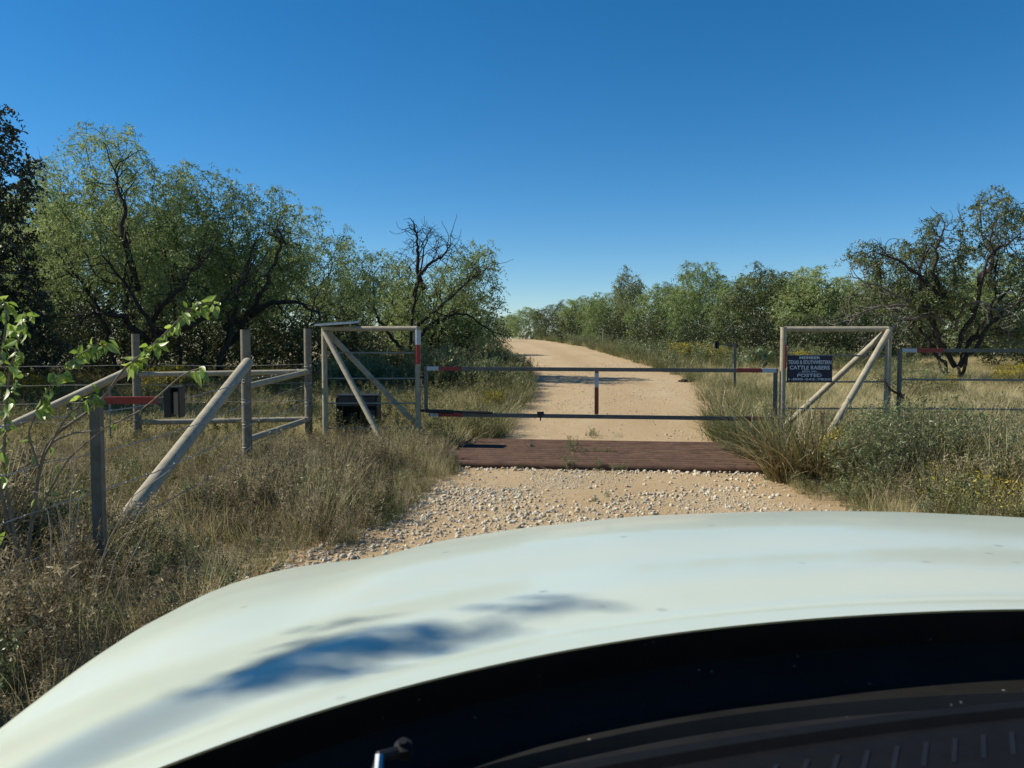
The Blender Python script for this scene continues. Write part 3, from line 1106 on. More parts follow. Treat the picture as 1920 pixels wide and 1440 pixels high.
for k, px, d, pt, lab, wd in (
        ('B', 1690, 39, 500, "background mesquite through the open middle of the big dead limbed tree", 1.2),
        ('A', 1800, 37, 490, "mesquite behind the thick trunk of the big dead limbed tree", 1.2),
        ('C', 1905, 36, 470, "mesquite behind the big tree at the right photo edge", 1.3),
        ('B', 1280, 62, 530, "hidden rear mesquite peeking above the tree line beyond the keypad", 1.4),
        ('A', 1480, 55, 520, "rear mesquite just topping the line over the notice", 1.4),
        ('C', 1110, 95, 556, "rear mesquite showing low behind the stake tree", 1.5),
        ('C', 900, 75, 575, "small distant mesquite left of the road end", 1.2),
        ('B', 2010, 30, 470, "mesquite just outside the right edge behind the farm gate", 1.2)):
    place(k, px, d, hgt(d, pt), lab, "rear row of mesquite trees", wide=wd)

D = 24
bg = [(tuple(at(px, py, D)), r) for px, py, r in ((1650, 590, .75), (1590, 585, .5), (1900, 560, .45), (1830, 620, .7))]
t = make_tree("mesquite_tree", base_at(1795, D), [lump(*q, D) for q in ((1852, 385, 44, 38), (1895, 420, 42, 50), (1745, 425, 26, 32), (1775, 470, 40, 40), (1625, 475, 40, 26), (1690, 490, 60, 40), (1850, 470, 50, 40), (1900, 520, 55, 50), (1720, 555, 95, 40), (1630, 570, 60, 45), (1890, 600, 60, 45), (1960, 480, 60, 60))],
              17, 1050, .2, 4, .6, leaf='mesq_dark', sprays=8, per=18, L=.36, ll=.09, lw=.026, bare=.16, bare_above=bg, tip=.0085, rmax=.26, stem_h=1.2, expo=1.95)
tag(t, "big dark mesquite with many dead limbs and a tall leafy top at far right", "tree")
def limbs(tree, D, curves, r0, mat, name, rs, twig=.012, sub=True):
    """bent limbs of a tree, each from the trunk outwards through a middle point, with side twigs"""
    g = np.random.default_rng(rs)
    base = np.array(tree.location)
    dl = []
    for (p0, p1, p2) in curves:
        a, b, c = np.array(at(*p0, D + .6)), np.array(at(*p1, D)), np.array(at(*p2, D))
        n = 18
        ts = np.linspace(0, 1, n)[:, None]
        path = (1 - ts) ** 2 * a + 2 * ts * (1 - ts) * (2 * b - (a + c) / 2) + ts ** 2 * c
        wob = np.cumsum(g.normal(size=(n, 3)) * .045, axis=0)
        wob -= ts * wob[-1]
        path = path + wob
        dl.append((path, r0))
        for q in range(5, n) if sub else ():
            for _ in range(1 + (q > 12)):
                dv = g.normal(size=3) + (path[-1] - path[0]) / np.linalg.norm(path[-1] - path[0]) * .8
                tp2 = [path[q]]
                for _k in range(8):
                    dv = dv / np.linalg.norm(dv) + g.normal(size=3) * .33
                    tp2.append(tp2[-1] + dv / np.linalg.norm(dv) * .11)
                dl.append((np.array(tp2), twig))
    mb = MB()
    for path, r in dl:
        k = len(path)
        mb.tube([Vector(p - base) for p in path], [r * (1 - .8 * i / (k - 1)) + .003 for i in range(k)], 6 if r > .02 else 3, False)
    o = mb.build(name, M[mat])
    o.parent = tree


limbs(t, D - .9, (((1780, 590), (1690, 560), (1600, 520)), ((1775, 610), (1680, 575), (1590, 610)), ((1790, 620), (1830, 560), (1895, 640)), ((1785, 600), (1700, 600), (1640, 640))), .055, 'dead', "dead_limb", 5)
limbs(t, D - .9, (((1790, 680), (1745, 570), (1738, 460)), ((1785, 600), (1720, 530), (1650, 475)), ((1795, 660), (1840, 530), (1862, 420)), ((1770, 560), (1752, 490), (1770, 430)), ((1830, 540), (1870, 480), (1912, 445)), ((1800, 690), (1870, 610), (1930, 560))), .075, 'bark', "living_limb", 6, .012)
limbs(big_left, 18.6, (((285, 690), (278, 590), (190, 478)), ((280, 600), (330, 540), (395, 470)), ((285, 640), (220, 600), (150, 610)), ((262, 545), (240, 440), (215, 320)), ((285, 620), (400, 590), (470, 500))), .085, 'bark', "limb", 7, .014)
limbs(sec_left, 20, (((420, 690), (440, 580), (480, 450)), ((425, 620), (520, 575), (600, 590)), ((430, 640), (500, 520), (520, 430))), .08, 'bark', "limb", 8, .012)
limbs(bare_left, 23.8, (((770, 690), (772, 590), (802, 450)), ((775, 620), (830, 570), (912, 505)), ((772, 640), (850, 590), (935, 625)), ((772, 660), (720, 600), (700, 520)), ((780, 560), (812, 500), (845, 455)), ((790, 540), (780, 470), (775, 430))), .065, 'bark', "limb", 9, .011)

# off-frame tree that throws the shadow on the truck
make = make_tree("mesquite_tree", (-8.0, -.3, 0), [((-7.9, -.2, 6.1), (1.2, 1.0, .8)), ((-8.4, .1, 5.2), (1.3, 1.1, .8)), ((-7.6, -.9, 4.6), (1.0, .9, .7))],
                 31, 700, .2, 2, .35, sprays=5, per=15, L=.36, ll=.09, lw=.026, bare=.1)
tag(make, "roadside mesquite left of the truck whose branch shades its white hood", "tree")


# ------------------------------------------------------------------ shrubs, yellow bushes, cactus
def make_shrub(name, lumps, rs, leaf, n=260, step=.12, sprays=4, per=8, L=.14, ll=.05, lw=.018, blossom=None, droop=.2, bark='twig'):
    g = np.random.default_rng(rs)
    seeds = []
    for s in range(6):
        a = 6.28 * s / 6 + g.random()
        seeds.append([np.array([math.cos(a) * .05, math.sin(a) * .05, -.05]), np.array([math.cos(a) * .13, math.sin(a) * .13, .1]), np.array([math.cos(a) * .2, math.sin(a) * .2, .22])])
    nodes, par = colonize(np.array([0, 0, -.2]), lumps, n, step, seeds, rs=rs)
    V, F, r = branch_mesh(nodes, par, .004, rmax=.03)
    tips = nodes[r < .009]
    v, f, t = leaves_np(tips, sprays, per, L, ll, lw, g, droop)
    root = empty(name, (0, 0, 0))
    mesh_np("stem", V, F, M[bark], root, smooth=True)
    mesh_np("foliage", v, f, M[leaf], root, tint=t)
    if blossom:
        top = nodes[(r < .006) & (nodes[:, 2] > np.quantile(nodes[:, 2], blossom))]
        v, f, t = leaves_np(top + np.array([[0, 0, .05]]), 3, 7, .10, .035, .03, g, -.3)
        mesh_np("blossom", v, f, M['yellow'], root, tint=t)
    return root


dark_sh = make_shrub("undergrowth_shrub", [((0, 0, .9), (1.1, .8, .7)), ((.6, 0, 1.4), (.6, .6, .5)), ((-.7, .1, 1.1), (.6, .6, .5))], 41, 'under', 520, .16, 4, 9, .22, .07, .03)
yel_sh = make_shrub("yellow_bush", [((0, 0, .5), (.62, .55, .42)), ((.3, 0, .62), (.35, .35, .3)), ((-.3, 0, .55), (.35, .35, .3))], 42, 'yolive', 420, .10, 4, 8, .13, .045, .012, blossom=.42, droop=-.2)
sage_sh = make_shrub("green_shrub", [((0, 0, .5), (.55, .5, .42)), ((.35, 0, .55), (.4, .4, .36)), ((-.4, .1, .5), (.4, .4, .36))], 43, 'sage', 520, .09, 4, 10, .16, .055, .009, droop=-.5)
first = set()


def put(proto, px, d, sc, label, cat, group, rz=None, py_off=0):
    o = proto if proto.name not in first else copy_tree(proto)
    first.add(proto.name)
    o.location = base_at(px, d)
    o.scale = sc if isinstance(sc, tuple) else (sc, sc, sc)
    o.rotation_euler = (0, 0, random.random() * 6.28 if rz is None else rz)
    tag(o, label, cat, group)
    return o


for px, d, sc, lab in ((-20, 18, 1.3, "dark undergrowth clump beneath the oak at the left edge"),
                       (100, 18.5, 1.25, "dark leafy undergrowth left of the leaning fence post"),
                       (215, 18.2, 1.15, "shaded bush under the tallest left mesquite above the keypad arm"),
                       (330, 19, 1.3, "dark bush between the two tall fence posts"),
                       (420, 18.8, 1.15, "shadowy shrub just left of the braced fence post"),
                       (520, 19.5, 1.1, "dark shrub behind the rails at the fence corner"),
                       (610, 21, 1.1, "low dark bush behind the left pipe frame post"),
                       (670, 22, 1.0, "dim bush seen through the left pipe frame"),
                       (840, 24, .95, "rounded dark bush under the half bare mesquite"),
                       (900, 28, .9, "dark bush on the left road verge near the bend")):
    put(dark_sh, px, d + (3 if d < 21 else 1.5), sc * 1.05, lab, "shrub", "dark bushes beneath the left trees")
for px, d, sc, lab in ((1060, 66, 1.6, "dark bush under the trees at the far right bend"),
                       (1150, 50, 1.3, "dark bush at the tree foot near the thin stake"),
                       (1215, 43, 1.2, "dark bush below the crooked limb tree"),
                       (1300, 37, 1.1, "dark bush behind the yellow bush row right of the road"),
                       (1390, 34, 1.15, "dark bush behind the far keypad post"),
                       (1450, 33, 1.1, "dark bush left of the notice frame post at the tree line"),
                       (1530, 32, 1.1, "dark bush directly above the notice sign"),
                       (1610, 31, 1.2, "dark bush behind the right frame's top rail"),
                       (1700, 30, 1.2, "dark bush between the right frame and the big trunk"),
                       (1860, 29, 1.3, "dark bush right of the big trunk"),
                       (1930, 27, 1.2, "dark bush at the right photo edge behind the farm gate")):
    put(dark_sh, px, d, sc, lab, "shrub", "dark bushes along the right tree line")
for px, d, sc, lab in ((55, 17.5, (1.5, 1.1, .9), "yellow flowering bush near the left photo edge behind the wires"),
                       (312, 18.5, (1.25, 1.1, .95), "yellow bush behind the keypad box"),
                       (512, 18.5, (.72, .7, .85), "bright yellow flowering bush framed by the fence corner rails"),
                       (845, 20, (.5, .5, .7), "small yellow bush in the verge just above the gate top rail"),
                       (925, 16.5, (.45, .45, .55), "small yellow bush in the grass left of the road behind the gate"),
                       (1290, 32, (1.3, 1.0, .95), "olive yellow bush row left of the far keypad"),
                       (1345, 31, (1.2, 1, .9), "olive yellow bush touching the far keypad box"),
                       (1500, 28, (.9, .9, .75), "yellow bush peeking above the notice sign"),
                       (1782, 21, (.45, .45, .5), "little yellow bush in the field below the big dead limbed tree"),
                       (1900, 22, (1.1, 1, .7), "yellow bush at the right photo edge behind the farm gate")):
    put(yel_sh, px, d, sc, lab, "bush", "yellow flowering bushes")
for px, d, sc, lab in ((1735, 9.2, (1.1, 1.0, 1.12), "grey green shrub in front of the farm gate post"),
                       (1655, 8.9, (.9, .9, 1.0), "grey green shrub right of the yellow flower sprig"),
                       (1840, 9.2, .85, "grey green shrub below the farm gate rails at right")):
    put(sage_sh, px, d, sc, lab, "shrub", "grey green shrubs by the farm gate")
put(sage_sh, 1700, 20, (1.5, 1.2, .9), "dull bush beneath the branches left of the big trunk", "shrub", "grey green shrubs by the farm gate")


def cactus(px, d, rs, label, n=26):
    g = random.Random(rs)
    mb = MB()
    stack = [(Vector((g.uniform(-.12, .12), g.uniform(-.08, .08), -.03)), Vector((g.uniform(-1, 1), g.uniform(-.4, .4), .8)), 0) for _ in range(8)]
    c = 0
    while stack and c < n:
        p, d_, lv = stack.pop(0)
        d_ = d_.normalized()
        h = g.uniform(.2, .28)
        th = g.uniform(-.8, .8)
        side = Vector((math.cos(th), math.sin(th), 0))
        side = (side - d_ * side.dot(d_)).normalized()
        nn = side.cross(d_)
        rows = []
        for i in range(7):
            t_ = i / 6
            w_ = .10 * math.sin(math.pi * min(max(t_ * .93 + .05, 0), 1)) ** .7
            rows.append([mb.bm.verts.new(p + d_ * h * t_ + side * w_ * math.cos(a) + nn * w_ * .22 * math.sin(a)) for a in np.linspace(0, 2 * math.pi, 11)[:-1]])
        for A_, B_ in zip(rows, rows[1:]):
            for k in range(10):
                mb.bm.faces.new((A_[k], A_[(k + 1) % 10], B_[(k + 1) % 10], B_[k]))
        c += 1
        if lv < 3:
            for _ in range(g.choice((1, 2))):
                stack.append((p + d_ * h * .93, d_ + Vector((g.uniform(-.9, .9), g.uniform(-.5, .5), .2)), lv + 1))
    o = mb.build("prickly_pear", M['pad'])
    o.location = base_at(px, d)
    tag(o, label, "cactus", "prickly pear clumps at the tree line")
    return o


cactus(1420, 29, 3, "pale prickly pear clump left of the right pipe frame post", 34).scale = (1.2, 1.2, 1.1)
cactus(1458, 30, 4, "pale prickly pear clump hard against the right frame post", 26)


# ------------------------------------------------------------------ grasses, weeds and gravel (uncountable: point scatters)
PROTO = {}


def blades(n, rad, h, w, lean, curl, g, seg=4, hv=.4):
    a = g.random(n) * 6.28
    rr = np.sqrt(g.random(n)) * rad
    b = np.stack([np.cos(a) * rr, np.sin(a) * rr, np.zeros(n)], 1)
    hh = h * (1 - hv + 2 * hv * g.random(n)) * (1 - .25 * rr / max(rad, 1e-3))
    da = a + g.normal(size=n) * .9
    dv = np.stack([np.cos(da), np.sin(da)], 1)
    ln = lean * (.2 + 1.3 * g.random(n))
    cu = curl * (g.random(n))
    fa = g.random(n) * 6.28
    sv = np.stack([np.cos(fa), np.sin(fa), np.zeros(n)], 1)
    t = np.linspace(0, 1, seg + 1)
    V = np.zeros((n, seg + 1, 2, 3))
    for i, tt in enumerate(t):
        out = hh * (ln * tt + cu * tt ** 2.2)
        c = b + np.concatenate([dv * out[:, None], (hh * (tt - .35 * (ln + cu) * tt ** 2.2))[:, None]], 1)
        ww = w * (1 - .85 * tt ** 1.5)
        V[:, i, 0] = c + sv * ww / 2
        V[:, i, 1] = c - sv * ww / 2
    base = np.arange(n)[:, None] * (seg + 1) * 2 + np.arange(seg)[None] * 2
    F = np.stack([base, base + 1, base + 3, base + 2], -1).reshape(-1, 4)
    tint = np.repeat(g.random(n), (seg + 1) * 2)
    return V.reshape(-1, 3), F, tint


def flecks(pts, size, g, tint, up=.0, wr=.22):
    n = len(pts)
    ax = g.normal(size=(n, 3))
    ax[:, 2] += up
    ax /= np.linalg.norm(ax, axis=1)[:, None]
    sd = np.cross(ax, g.normal(size=(n, 3)))
    sd /= np.maximum(np.linalg.norm(sd, axis=1)[:, None], 1e-6)
    l = size * (.5 + g.random(n))[:, None]
    v = np.stack([pts, pts + ax * l * .5 + sd * l * wr, pts + ax * l, pts + ax * l * .5 - sd * l * wr], 1).reshape(-1, 3)
    return v, np.arange(n * 4).reshape(-1, 4), np.repeat(tint, 4)


def join(parts):
    V, F, T, o = [], [], [], 0
    for v, f, t in parts:
        V.append(v)
        F.append(f + o)
        T.append(t)
        o += len(v)
    return np.concatenate(V), np.concatenate(F), np.concatenate(T)


def weed(g, n=12, rad=.22, h=.75, fl=26, size=.026, wr=.22):
    """stiff dead stems with side twigs and curled seed heads towards the top"""
    parts = [blades(n, rad, h, .0075, .22, .08, g, 4, .3)]
    V = parts[0][0].reshape(n, 5, 2, 3).mean(2)
    pts, tn = [], []
    side = []
    for i in range(n):
        for _ in range(5):
            t = g.uniform(.35, .97)
            k = min(int(t * 4), 3)
            p = V[i, k] * (1 - (t * 4 - k)) + V[i, k + 1] * (t * 4 - k)
            d = g.normal(size=3)
            d[2] = abs(d[2]) * .8 + .5
            d = d / np.linalg.norm(d) * g.uniform(.06, .17)
            side.append((p, p + d))
            m = fl // 5
            q = g.random(m)[:, None]
            pts.append(p + d * q + g.normal(size=(m, 3)) * .012)
            tn.append(np.clip(g.random() * .6 + g.random(m) * .4, 0, 1))
        m = fl // 2
        q = g.random(m) * .35 + .65
        kk = np.minimum((q * 4).astype(int), 3)
        fr = (q * 4 - kk)[:, None]
        pts.append(V[i, kk] * (1 - fr) + V[i, kk + 1] * fr + g.normal(size=(m, 3)) * .012)
        tn.append(np.clip(g.random() * .6 + g.random(m) * .4, 0, 1))
    sv = []
    for p, q in side:
        s = np.cross(q - p, g.normal(size=3))
        s = s / max(np.linalg.norm(s), 1e-6) * .0018
        sv.append(np.array([p + s, p - s, q - s * .5, q + s * .5]))
    parts.append((np.concatenate(sv), np.arange(len(sv) * 4).reshape(-1, 4), np.repeat(g.random(len(sv)) * .7, 4)))
    parts.append(flecks(np.concatenate(pts), size, g, np.concatenate(tn), .25, wr))
    return join(parts)


def proto(key, name, data, mat):
    v, f, t = data
    o = mesh_np(name, v, f, M[mat], tint=t, link=False)
    PROTO.setdefault(key, []).append(o)


for i in range(4):
    g = np.random.default_rng(100 + i)
    proto('straw', 'dry_grass_tuft', blades(70, .24, .33, .006, .4, .6, g), 'straw')
    proto('tallstraw', 'tall_dry_grass_tuft', blades(42, .2, .78, .0065, .22, .25, g, 5), 'straw')
    proto('olive', 'olive_grass_tuft', blades(75, .22, .40, .007, .35, .45, g), 'olive')
    proto('green', 'green_grass_tuft', blades(80, .20, .34, .007, .35, .4, g), 'green')
    proto('weed', 'dead_weed_tuft', weed(g), 'deadweed')
    proto('weed2', 'olive_weed_tuft', weed(g, 11, .2, .6, 34, .03), 'weedgreen')
    proto('sageweed', 'green_weed_tuft', weed(g, 12, .2, .6, 44, .032), 'sage')
    proto('coarse', 'coarse_dead_weed', weed(g, 8, .2, .78, 40, .052, .10), 'deadweed')
    proto('reed', 'rank_grass_tuft', blades(20, .18, .85, .013, .35, .6, g, 6), 'straw' if i % 2 else 'olive')
    proto('low', 'low_litter_tuft', blades(60, .26, .16, .006, .8, .8, g), 'straw')
    bl = blades(16, .16, .26, .004, .3, .2, g)
    proto('bloom', 'yellow_flower_tuft', join([bl]), 'yolive')
    tp_ = np.stack([g.normal(size=70) * .13, g.normal(size=70) * .13, .2 + g.random(70) * .09], 1)
    proto('bloomtop', 'yellow_flower_heads', flecks(tp_[:32], .021, g, g.random(32)), 'yellow')
for i in range(5):                                     # stones: rounded, faceted lumps
    g = random.Random(300 + i)
    bm = bmesh.new()
    bmesh.ops.create_icosphere(bm, subdivisions=2, radius=.5)
    ax = [Vector((g.gauss(0, 1), g.gauss(0, 1), g.gauss(0, 1))).normalized() for _ in range(9)]
    cut = [g.uniform(.28, .44) for _ in range(9)]
    for v in bm.verts:
        for a_, c_ in zip(ax, cut):
            k = v.co.dot(a_) - c_
            if k > 0:
                v.co -= a_ * k
        v.co.z *= .66
        v.co += Vector((g.gauss(0, .012), g.gauss(0, .012), g.gauss(0, .012)))
    me = bpy.data.meshes.new("gravel_stone")
    bm.to_mesh(me)
    bm.free()
    me.materials.append(M['stone'])
    PROTO.setdefault('stone', []).append(bpy.data.objects.new("gravel_stone", me))


def scatter(name, keys, pts, scl, pick_w, g, tilt=.12, zscale=None):
    """one stuff object: a point mesh whose geometry nodes set a tuft on every point"""
    objs = [o for k in keys for o in PROTO[k]]
    col = bpy.data.collections.new(name + "_sources")
    for o in objs:
        if o.name not in col.objects:
            col.objects.link(o)
    order = sorted(range(len(objs)), key=lambda i: objs[i].name)
    inv = {objs[i].name: r for r, i in enumerate(order)}
    n = len(pts)
    kk = pick_w if len(pick_w) == n else g.choice(len(keys), size=n, p=np.array(pick_w) / np.sum(pick_w))
    pick = np.array([inv[PROTO[keys[k]][int(g.integers(len(PROTO[keys[k]])))].name] for k in kk], dtype=np.int32)
    me = bpy.data.meshes.new(name)
    me.vertices.add(n)
    me.vertices.foreach_set("co", np.asarray(pts, np.float32).ravel())
    rot = np.stack([g.normal(size=n) * tilt, g.normal(size=n) * tilt, g.random(n) * 6.28], 1)
    for nm, ty, val in (("rot", 'FLOAT_VECTOR', rot), ("scl", 'FLOAT', scl), ("pick", 'INT', pick)):
        a = me.attributes.new(nm, ty, 'POINT')
        if ty == 'FLOAT_VECTOR':
            a.data.foreach_set("vector", np.asarray(val, np.float32).ravel())
        else:
            a.data.foreach_set("value", np.asarray(val, np.int32 if ty == 'INT' else np.float32))
    o = bpy.data.objects.new(name, me)
    COL.objects.link(o)
    ng = bpy.data.node_groups.new(name + "_nodes", 'GeometryNodeTree')
    ng.interface.new_socket("Geometry", in_out='INPUT', socket_type='NodeSocketGeometry')
    ng.interface.new_socket("Geometry", in_out='OUTPUT', socket_type='NodeSocketGeometry')
    gi = ng.nodes.new("NodeGroupInput")
    go = ng.nodes.new("NodeGroupOutput")
    ip = ng.nodes.new("GeometryNodeInstanceOnPoints")
    ci = ng.nodes.new("GeometryNodeCollectionInfo")
    ci.inputs["Collection"].default_value = col
    ci.inputs["Separate Children"].default_value = True
    ci.inputs["Reset Children"].default_value = True

    def attr(nm, ty):
        q = ng.nodes.new("GeometryNodeInputNamedAttribute")
        q.data_type = ty
        q.inputs["Name"].default_value = nm
        return [s for s in q.outputs if s.enabled and s.name == "Attribute"][0]
    e2r = ng.nodes.new("FunctionNodeEulerToRotation")
    ng.links.new(attr("rot", 'FLOAT_VECTOR'), e2r.inputs[0])
    ng.links.new(gi.outputs[0], ip.inputs["Points"])
    ng.links.new(ci.outputs[0], ip.inputs["Instance"])
    ip.inputs["Pick Instance"].default_value = True
    ng.links.new(attr("pick", 'INT'), ip.inputs["Instance Index"])
    ng.links.new(e2r.outputs[0], ip.inputs["Rotation"])
    ng.links.new(attr("scl", 'FLOAT'), ip.inputs["Scale"])
    ng.links.new(ip.outputs[0], go.inputs[0])
    md = o.modifiers.new("scatter", 'NODES')
    md.node_group = ng
    tag(o, kind="stuff")
    return o


def in_view(x, y, margin=1.0):
    return np.abs(x) < .64 * y + margin


def sample(n, x0, x1, y0, y1, g):
    return g.uniform(x0, x1, n), g.uniform(y0, y1, n)


def patch(x, y, s=1.0, ph=0.0):
    """smooth random field in 0..1 for clumping"""
    return .5 + .25 * (np.sin(x * 1.3 * s + ph) * np.cos(y * 1.1 * s + 1.3 * ph) + np.sin(x * .57 * s - y * .83 * s + 2.1 + ph))


def guard_mask(x, y, m=.1):
    dx, dy = x - gc.x, y - gc.y
    return (np.abs(dx * gx.x + dy * gx.y) < 2.35 + m) & (np.abs(dx * gy.x + dy * gy.y) < 1.2 + m)


def truck_mask(x, y):
    return (x > -.75) & (x < 1.7) & (y < 2.2)


g = np.random.default_rng(55)
# dead brown weeds, left foreground up to the guard
x, y = sample(9000, -10, 0, 1.2, 13.6, g)
edge = road_l(y) - x
k = (edge > .05) & in_view(x, y, .8) & ~guard_mask(x, y, -.15) & ~truck_mask(x, y) & (y < 12.6 + .4 * np.sin(x))
k &= g.random(len(x)) < np.clip(.55 + .5 * patch(x, y, .9), 0, 1)
x, y, edge = x[k], y[k], edge[k]
sc = (.62 + .4 * g.random(len(x))) * np.clip(.45 + edge * .6, .45, 1) * np.clip(.5 + .8 * patch(x, y, 1.4, 2), .5, 1.15)
kk = np.where(g.random(len(x)) < np.where(y < 5.2, .66, .50), 0, np.where(g.random(len(x)) < .58, 1, np.where(g.random(len(x)) < .35, 2, 3)))
kk = np.where((edge < .6) & (g.random(len(x)) < .5), 3, kk)
u = g.random(len(x))
nr = np.interp(y, [4.5, 8, 11], [1, .45, .15])
kk = np.where(u < .34 * nr, 4, np.where(u < .42 * nr, 5, np.where(u < .52 * nr, 6, np.where(u < .52 * nr + .20, 2, kk))))
kk = np.where((patch(x, y, 1.7, 6) > .66) & (g.random(len(x)) < .6), 7, kk)
sc *= np.where((y < 7) & (edge > 1.0), 1.14, 1.0)
sc *= np.where((x > -3.5) & (x < -1.9) & (y > 4.2) & (y < 7.2), .58, 1.0)
sc *= np.interp(y, [5, 8, 10, 11.5], [1.05, .9, .74, .58])
sc *= np.where((x < -3.0) & (y > 6), .85, 1.0)
sc *= np.where((x > -1.9) & (y > 9.8), 1.45, 1.0)
scatter("dry_weeds", ['weed', 'weed2', 'tallstraw', 'olive', 'coarse', 'reed', 'sageweed', 'green'], np.stack([x, y, np.zeros(len(x))], 1), sc, kk, g, .16)
# field grass behind the left fence
x, y = sample(8500, -16, .4, 12.0, 25, g)
k = (x < road_l(y) - .1) & in_view(x, y) & ~guard_mask(x, y, .1)
x, y = x[k], y[k]
near_road = np.clip(1 - (road_l(y) - x) / 1.3, 0, 1)
sc = (.65 + .45 * g.random(len(x))) * (1 + .25 * near_road)
kk = np.where(g.random(len(x)) < .07 + .6 * near_road, np.where(g.random(len(x)) < .45, 2, 1), np.where(g.random(len(x)) < .08, 3, 0))
scatter("field_grass", ['straw', 'olive', 'green', 'weed2'], np.stack([x, y, rise(y)], 1), sc, kk, g)
# darker brush in the shade along the left verge
x, y = sample(4200, -6, 1, 19.5, 75, g)
k = (x < road_l(y) - .15 - np.interp(y, [25, 40], [0, .5])) & (x > road_l(y) - 5) & in_view(x, y)
x, y = x[k], y[k]
scatter("roadside_brush", ['sageweed', 'green', 'weed2'], np.stack([x, y, rise(y)], 1), (1.0 + .7 * g.random(len(x))) * np.interp(y, [26, 42], [1, .42]) * np.clip(.6 + .3 * (road_l(y) - x), .6, 1.1), [.45, .35, .2], g)
# right foreground
x, y = sample(5200, 2.6, 11, 4, 13.2, g)
edge = x - road_r(y)
k = (edge > .0) & in_view(x, y, .8) & ~guard_mask(x, y, -.1) & ~truck_mask(x, y)
x, y, edge = x[k], y[k], edge[k]
sc = (.6 + .5 * g.random(len(x))) * np.clip(.3 + edge * .45, .3, 1.05) * np.clip(.75 + .4 * patch(x, y, .8, 4), .7, 1.1)
u = g.random(len(x))
kk = np.where(u < .36, 0, np.where(u < .52, 1, np.where(u < .60, 2, np.where(u < .80, 3, np.where(u < .88, 4, 5)))))
scatter("roadside_grass", ['olive', 'weed2', 'sageweed', 'straw', 'weed', 'tallstraw'], np.stack([x, y, np.zeros(len(x))], 1), sc, kk, g, .16)
# yellow flowers low at the right
x, y = sample(900, 3.6, 7.5, 6.5, 9.6, g)
k = (patch(x, y, 2.2, 1) > .52) & (x - road_r(y) > .3)
x, y = x[k][:42], y[k][:42]
P = np.stack([x, y, np.full(len(x), .06)], 1)
scatter("yellow_wildflowers", ['bloom', 'bloomtop'], np.concatenate([P, P]), np.tile(1.0 + .5 * g.random(len(x)), 2), np.repeat([0, 1], len(x)), g, .05)
# field right
x, y = sample(15000, 3, 34, 11.5, 48, g)
k = (x > road_r(y) + .1) & in_view(x, y) & ~guard_mask(x, y, .1)
x, y = x[k], y[k]
p_ = patch(x, y, .35, 3)
near_road = np.clip(1 - (x - road_r(y)) / 2.5, 0, 1)
u = g.random(len(x))
kk = np.where(u < .70 - .5 * near_road, 0, np.where(u < .80, 1, np.where(u < .83, 2, 3)))
sc = (.6 + .45 * g.random(len(x))) * np.where(p_ > .45, 1.0, .75) * (1 + .25 * near_road)
scatter("pasture_grass", ['straw', 'olive', 'green', 'low'], np.stack([x, y, rise(y)], 1), sc, kk, g)
# verge right, far
x, y = sample(5200, 0, 18, 28, 110, g)
k = (x > road_r(y) + .1) & (x < road_r(y) + 9)
x, y = x[k], y[k]
scatter("verge_grass", ['olive', 'green', 'straw', 'sageweed'], np.stack([x, y, rise(y)], 1), 1.0 + .7 * g.random(len(x)), [.4, .3, .15, .15], g)
# gravel: dense white stones in front of the guard, thin along the road
x, y = sample(52000, -2.6, 5.2, 1.5, 10.7, g)
e_l, e_r = x - road_l(y), road_r(y) - x
dens = .09 + .5 * np.exp(-((y - 7.0 - .10 * (x - 1)) / .75) ** 2) * (x > -.5) * (x < 3.6) + .95 * np.clip(1.5 - e_l, 0, 1) * (y < 9.2) * (y > 5.5)
dens *= np.clip(.5 + .9 * patch(x, y, 2.3, 5), .1, 1.2)
dens += 1.0 * np.exp(-((y - 7.75 - .62 * (x - .3)) / .42) ** 2) * (x > -.3) * (x < 2.9) * np.clip(.3 + patch(x, y, 3.1, 2), 0, 1)
k = (e_l > -.35) & (e_r > -.2) & ~guard_mask(x, y, .0) & (g.random(len(x)) < dens) & (y > 4.5)
x, y = x[k], y[k]
sc = .012 + .046 * g.random(len(x)) ** 3
x3, y3 = sample(95000, -2.6, 4.6, 4.6, 10.6, g)
d3 = np.clip(.03 + 2.0 * (patch(x3, y3, 2.3, 5) - .48) + .25 * (patch(x3, y3, 6.1, 1) - .5), .02, .8) * np.where((x3 - road_l(y3) < 1.6) | (np.abs(y3 - 7.75 - .62 * (x3 - .3)) < .7), 1, .35)
k = (x3 > road_l(y3) - .3) & (x3 < road_r(y3)) & ~guard_mask(x3, y3, .0) & (g.random(len(x3)) < d3)
x, y = np.concatenate([x, x3[k]]), np.concatenate([y, y3[k]])
sc = np.concatenate([sc, .009 + .013 * g.random(k.sum())])
xb = g.uniform(-.75, 3.4, 420)
yb = gc.y + (xb - gc.x) * gx.y / gx.x - 1.27 + g.normal(size=420) * .09 - .05
x, y, sc = np.concatenate([x, xb]), np.concatenate([y, yb]), np.concatenate([sc, .016 + .05 * g.random(420) ** 2.2])
x2, y2 = sample(5200, -1, 6, 13.2, 34, g)
k = (x2 > road_l(y2) - .2) & (x2 < road_r(y2) + .2) & (g.random(len(x2)) < .25 + .75 * (patch(x2, y2, .9, 7) > .55))
x2, y2 = x2[k], y2[k]
x, y, sc = np.concatenate([x, x2]), np.concatenate([y, y2]), np.concatenate([sc, .016 + .03 * g.random(len(x2)) ** 2])
scatter("gravel", ['stone'], np.stack([x, y, rise(y) + .012 + sc * .10], 1), sc, [1], g, .6)
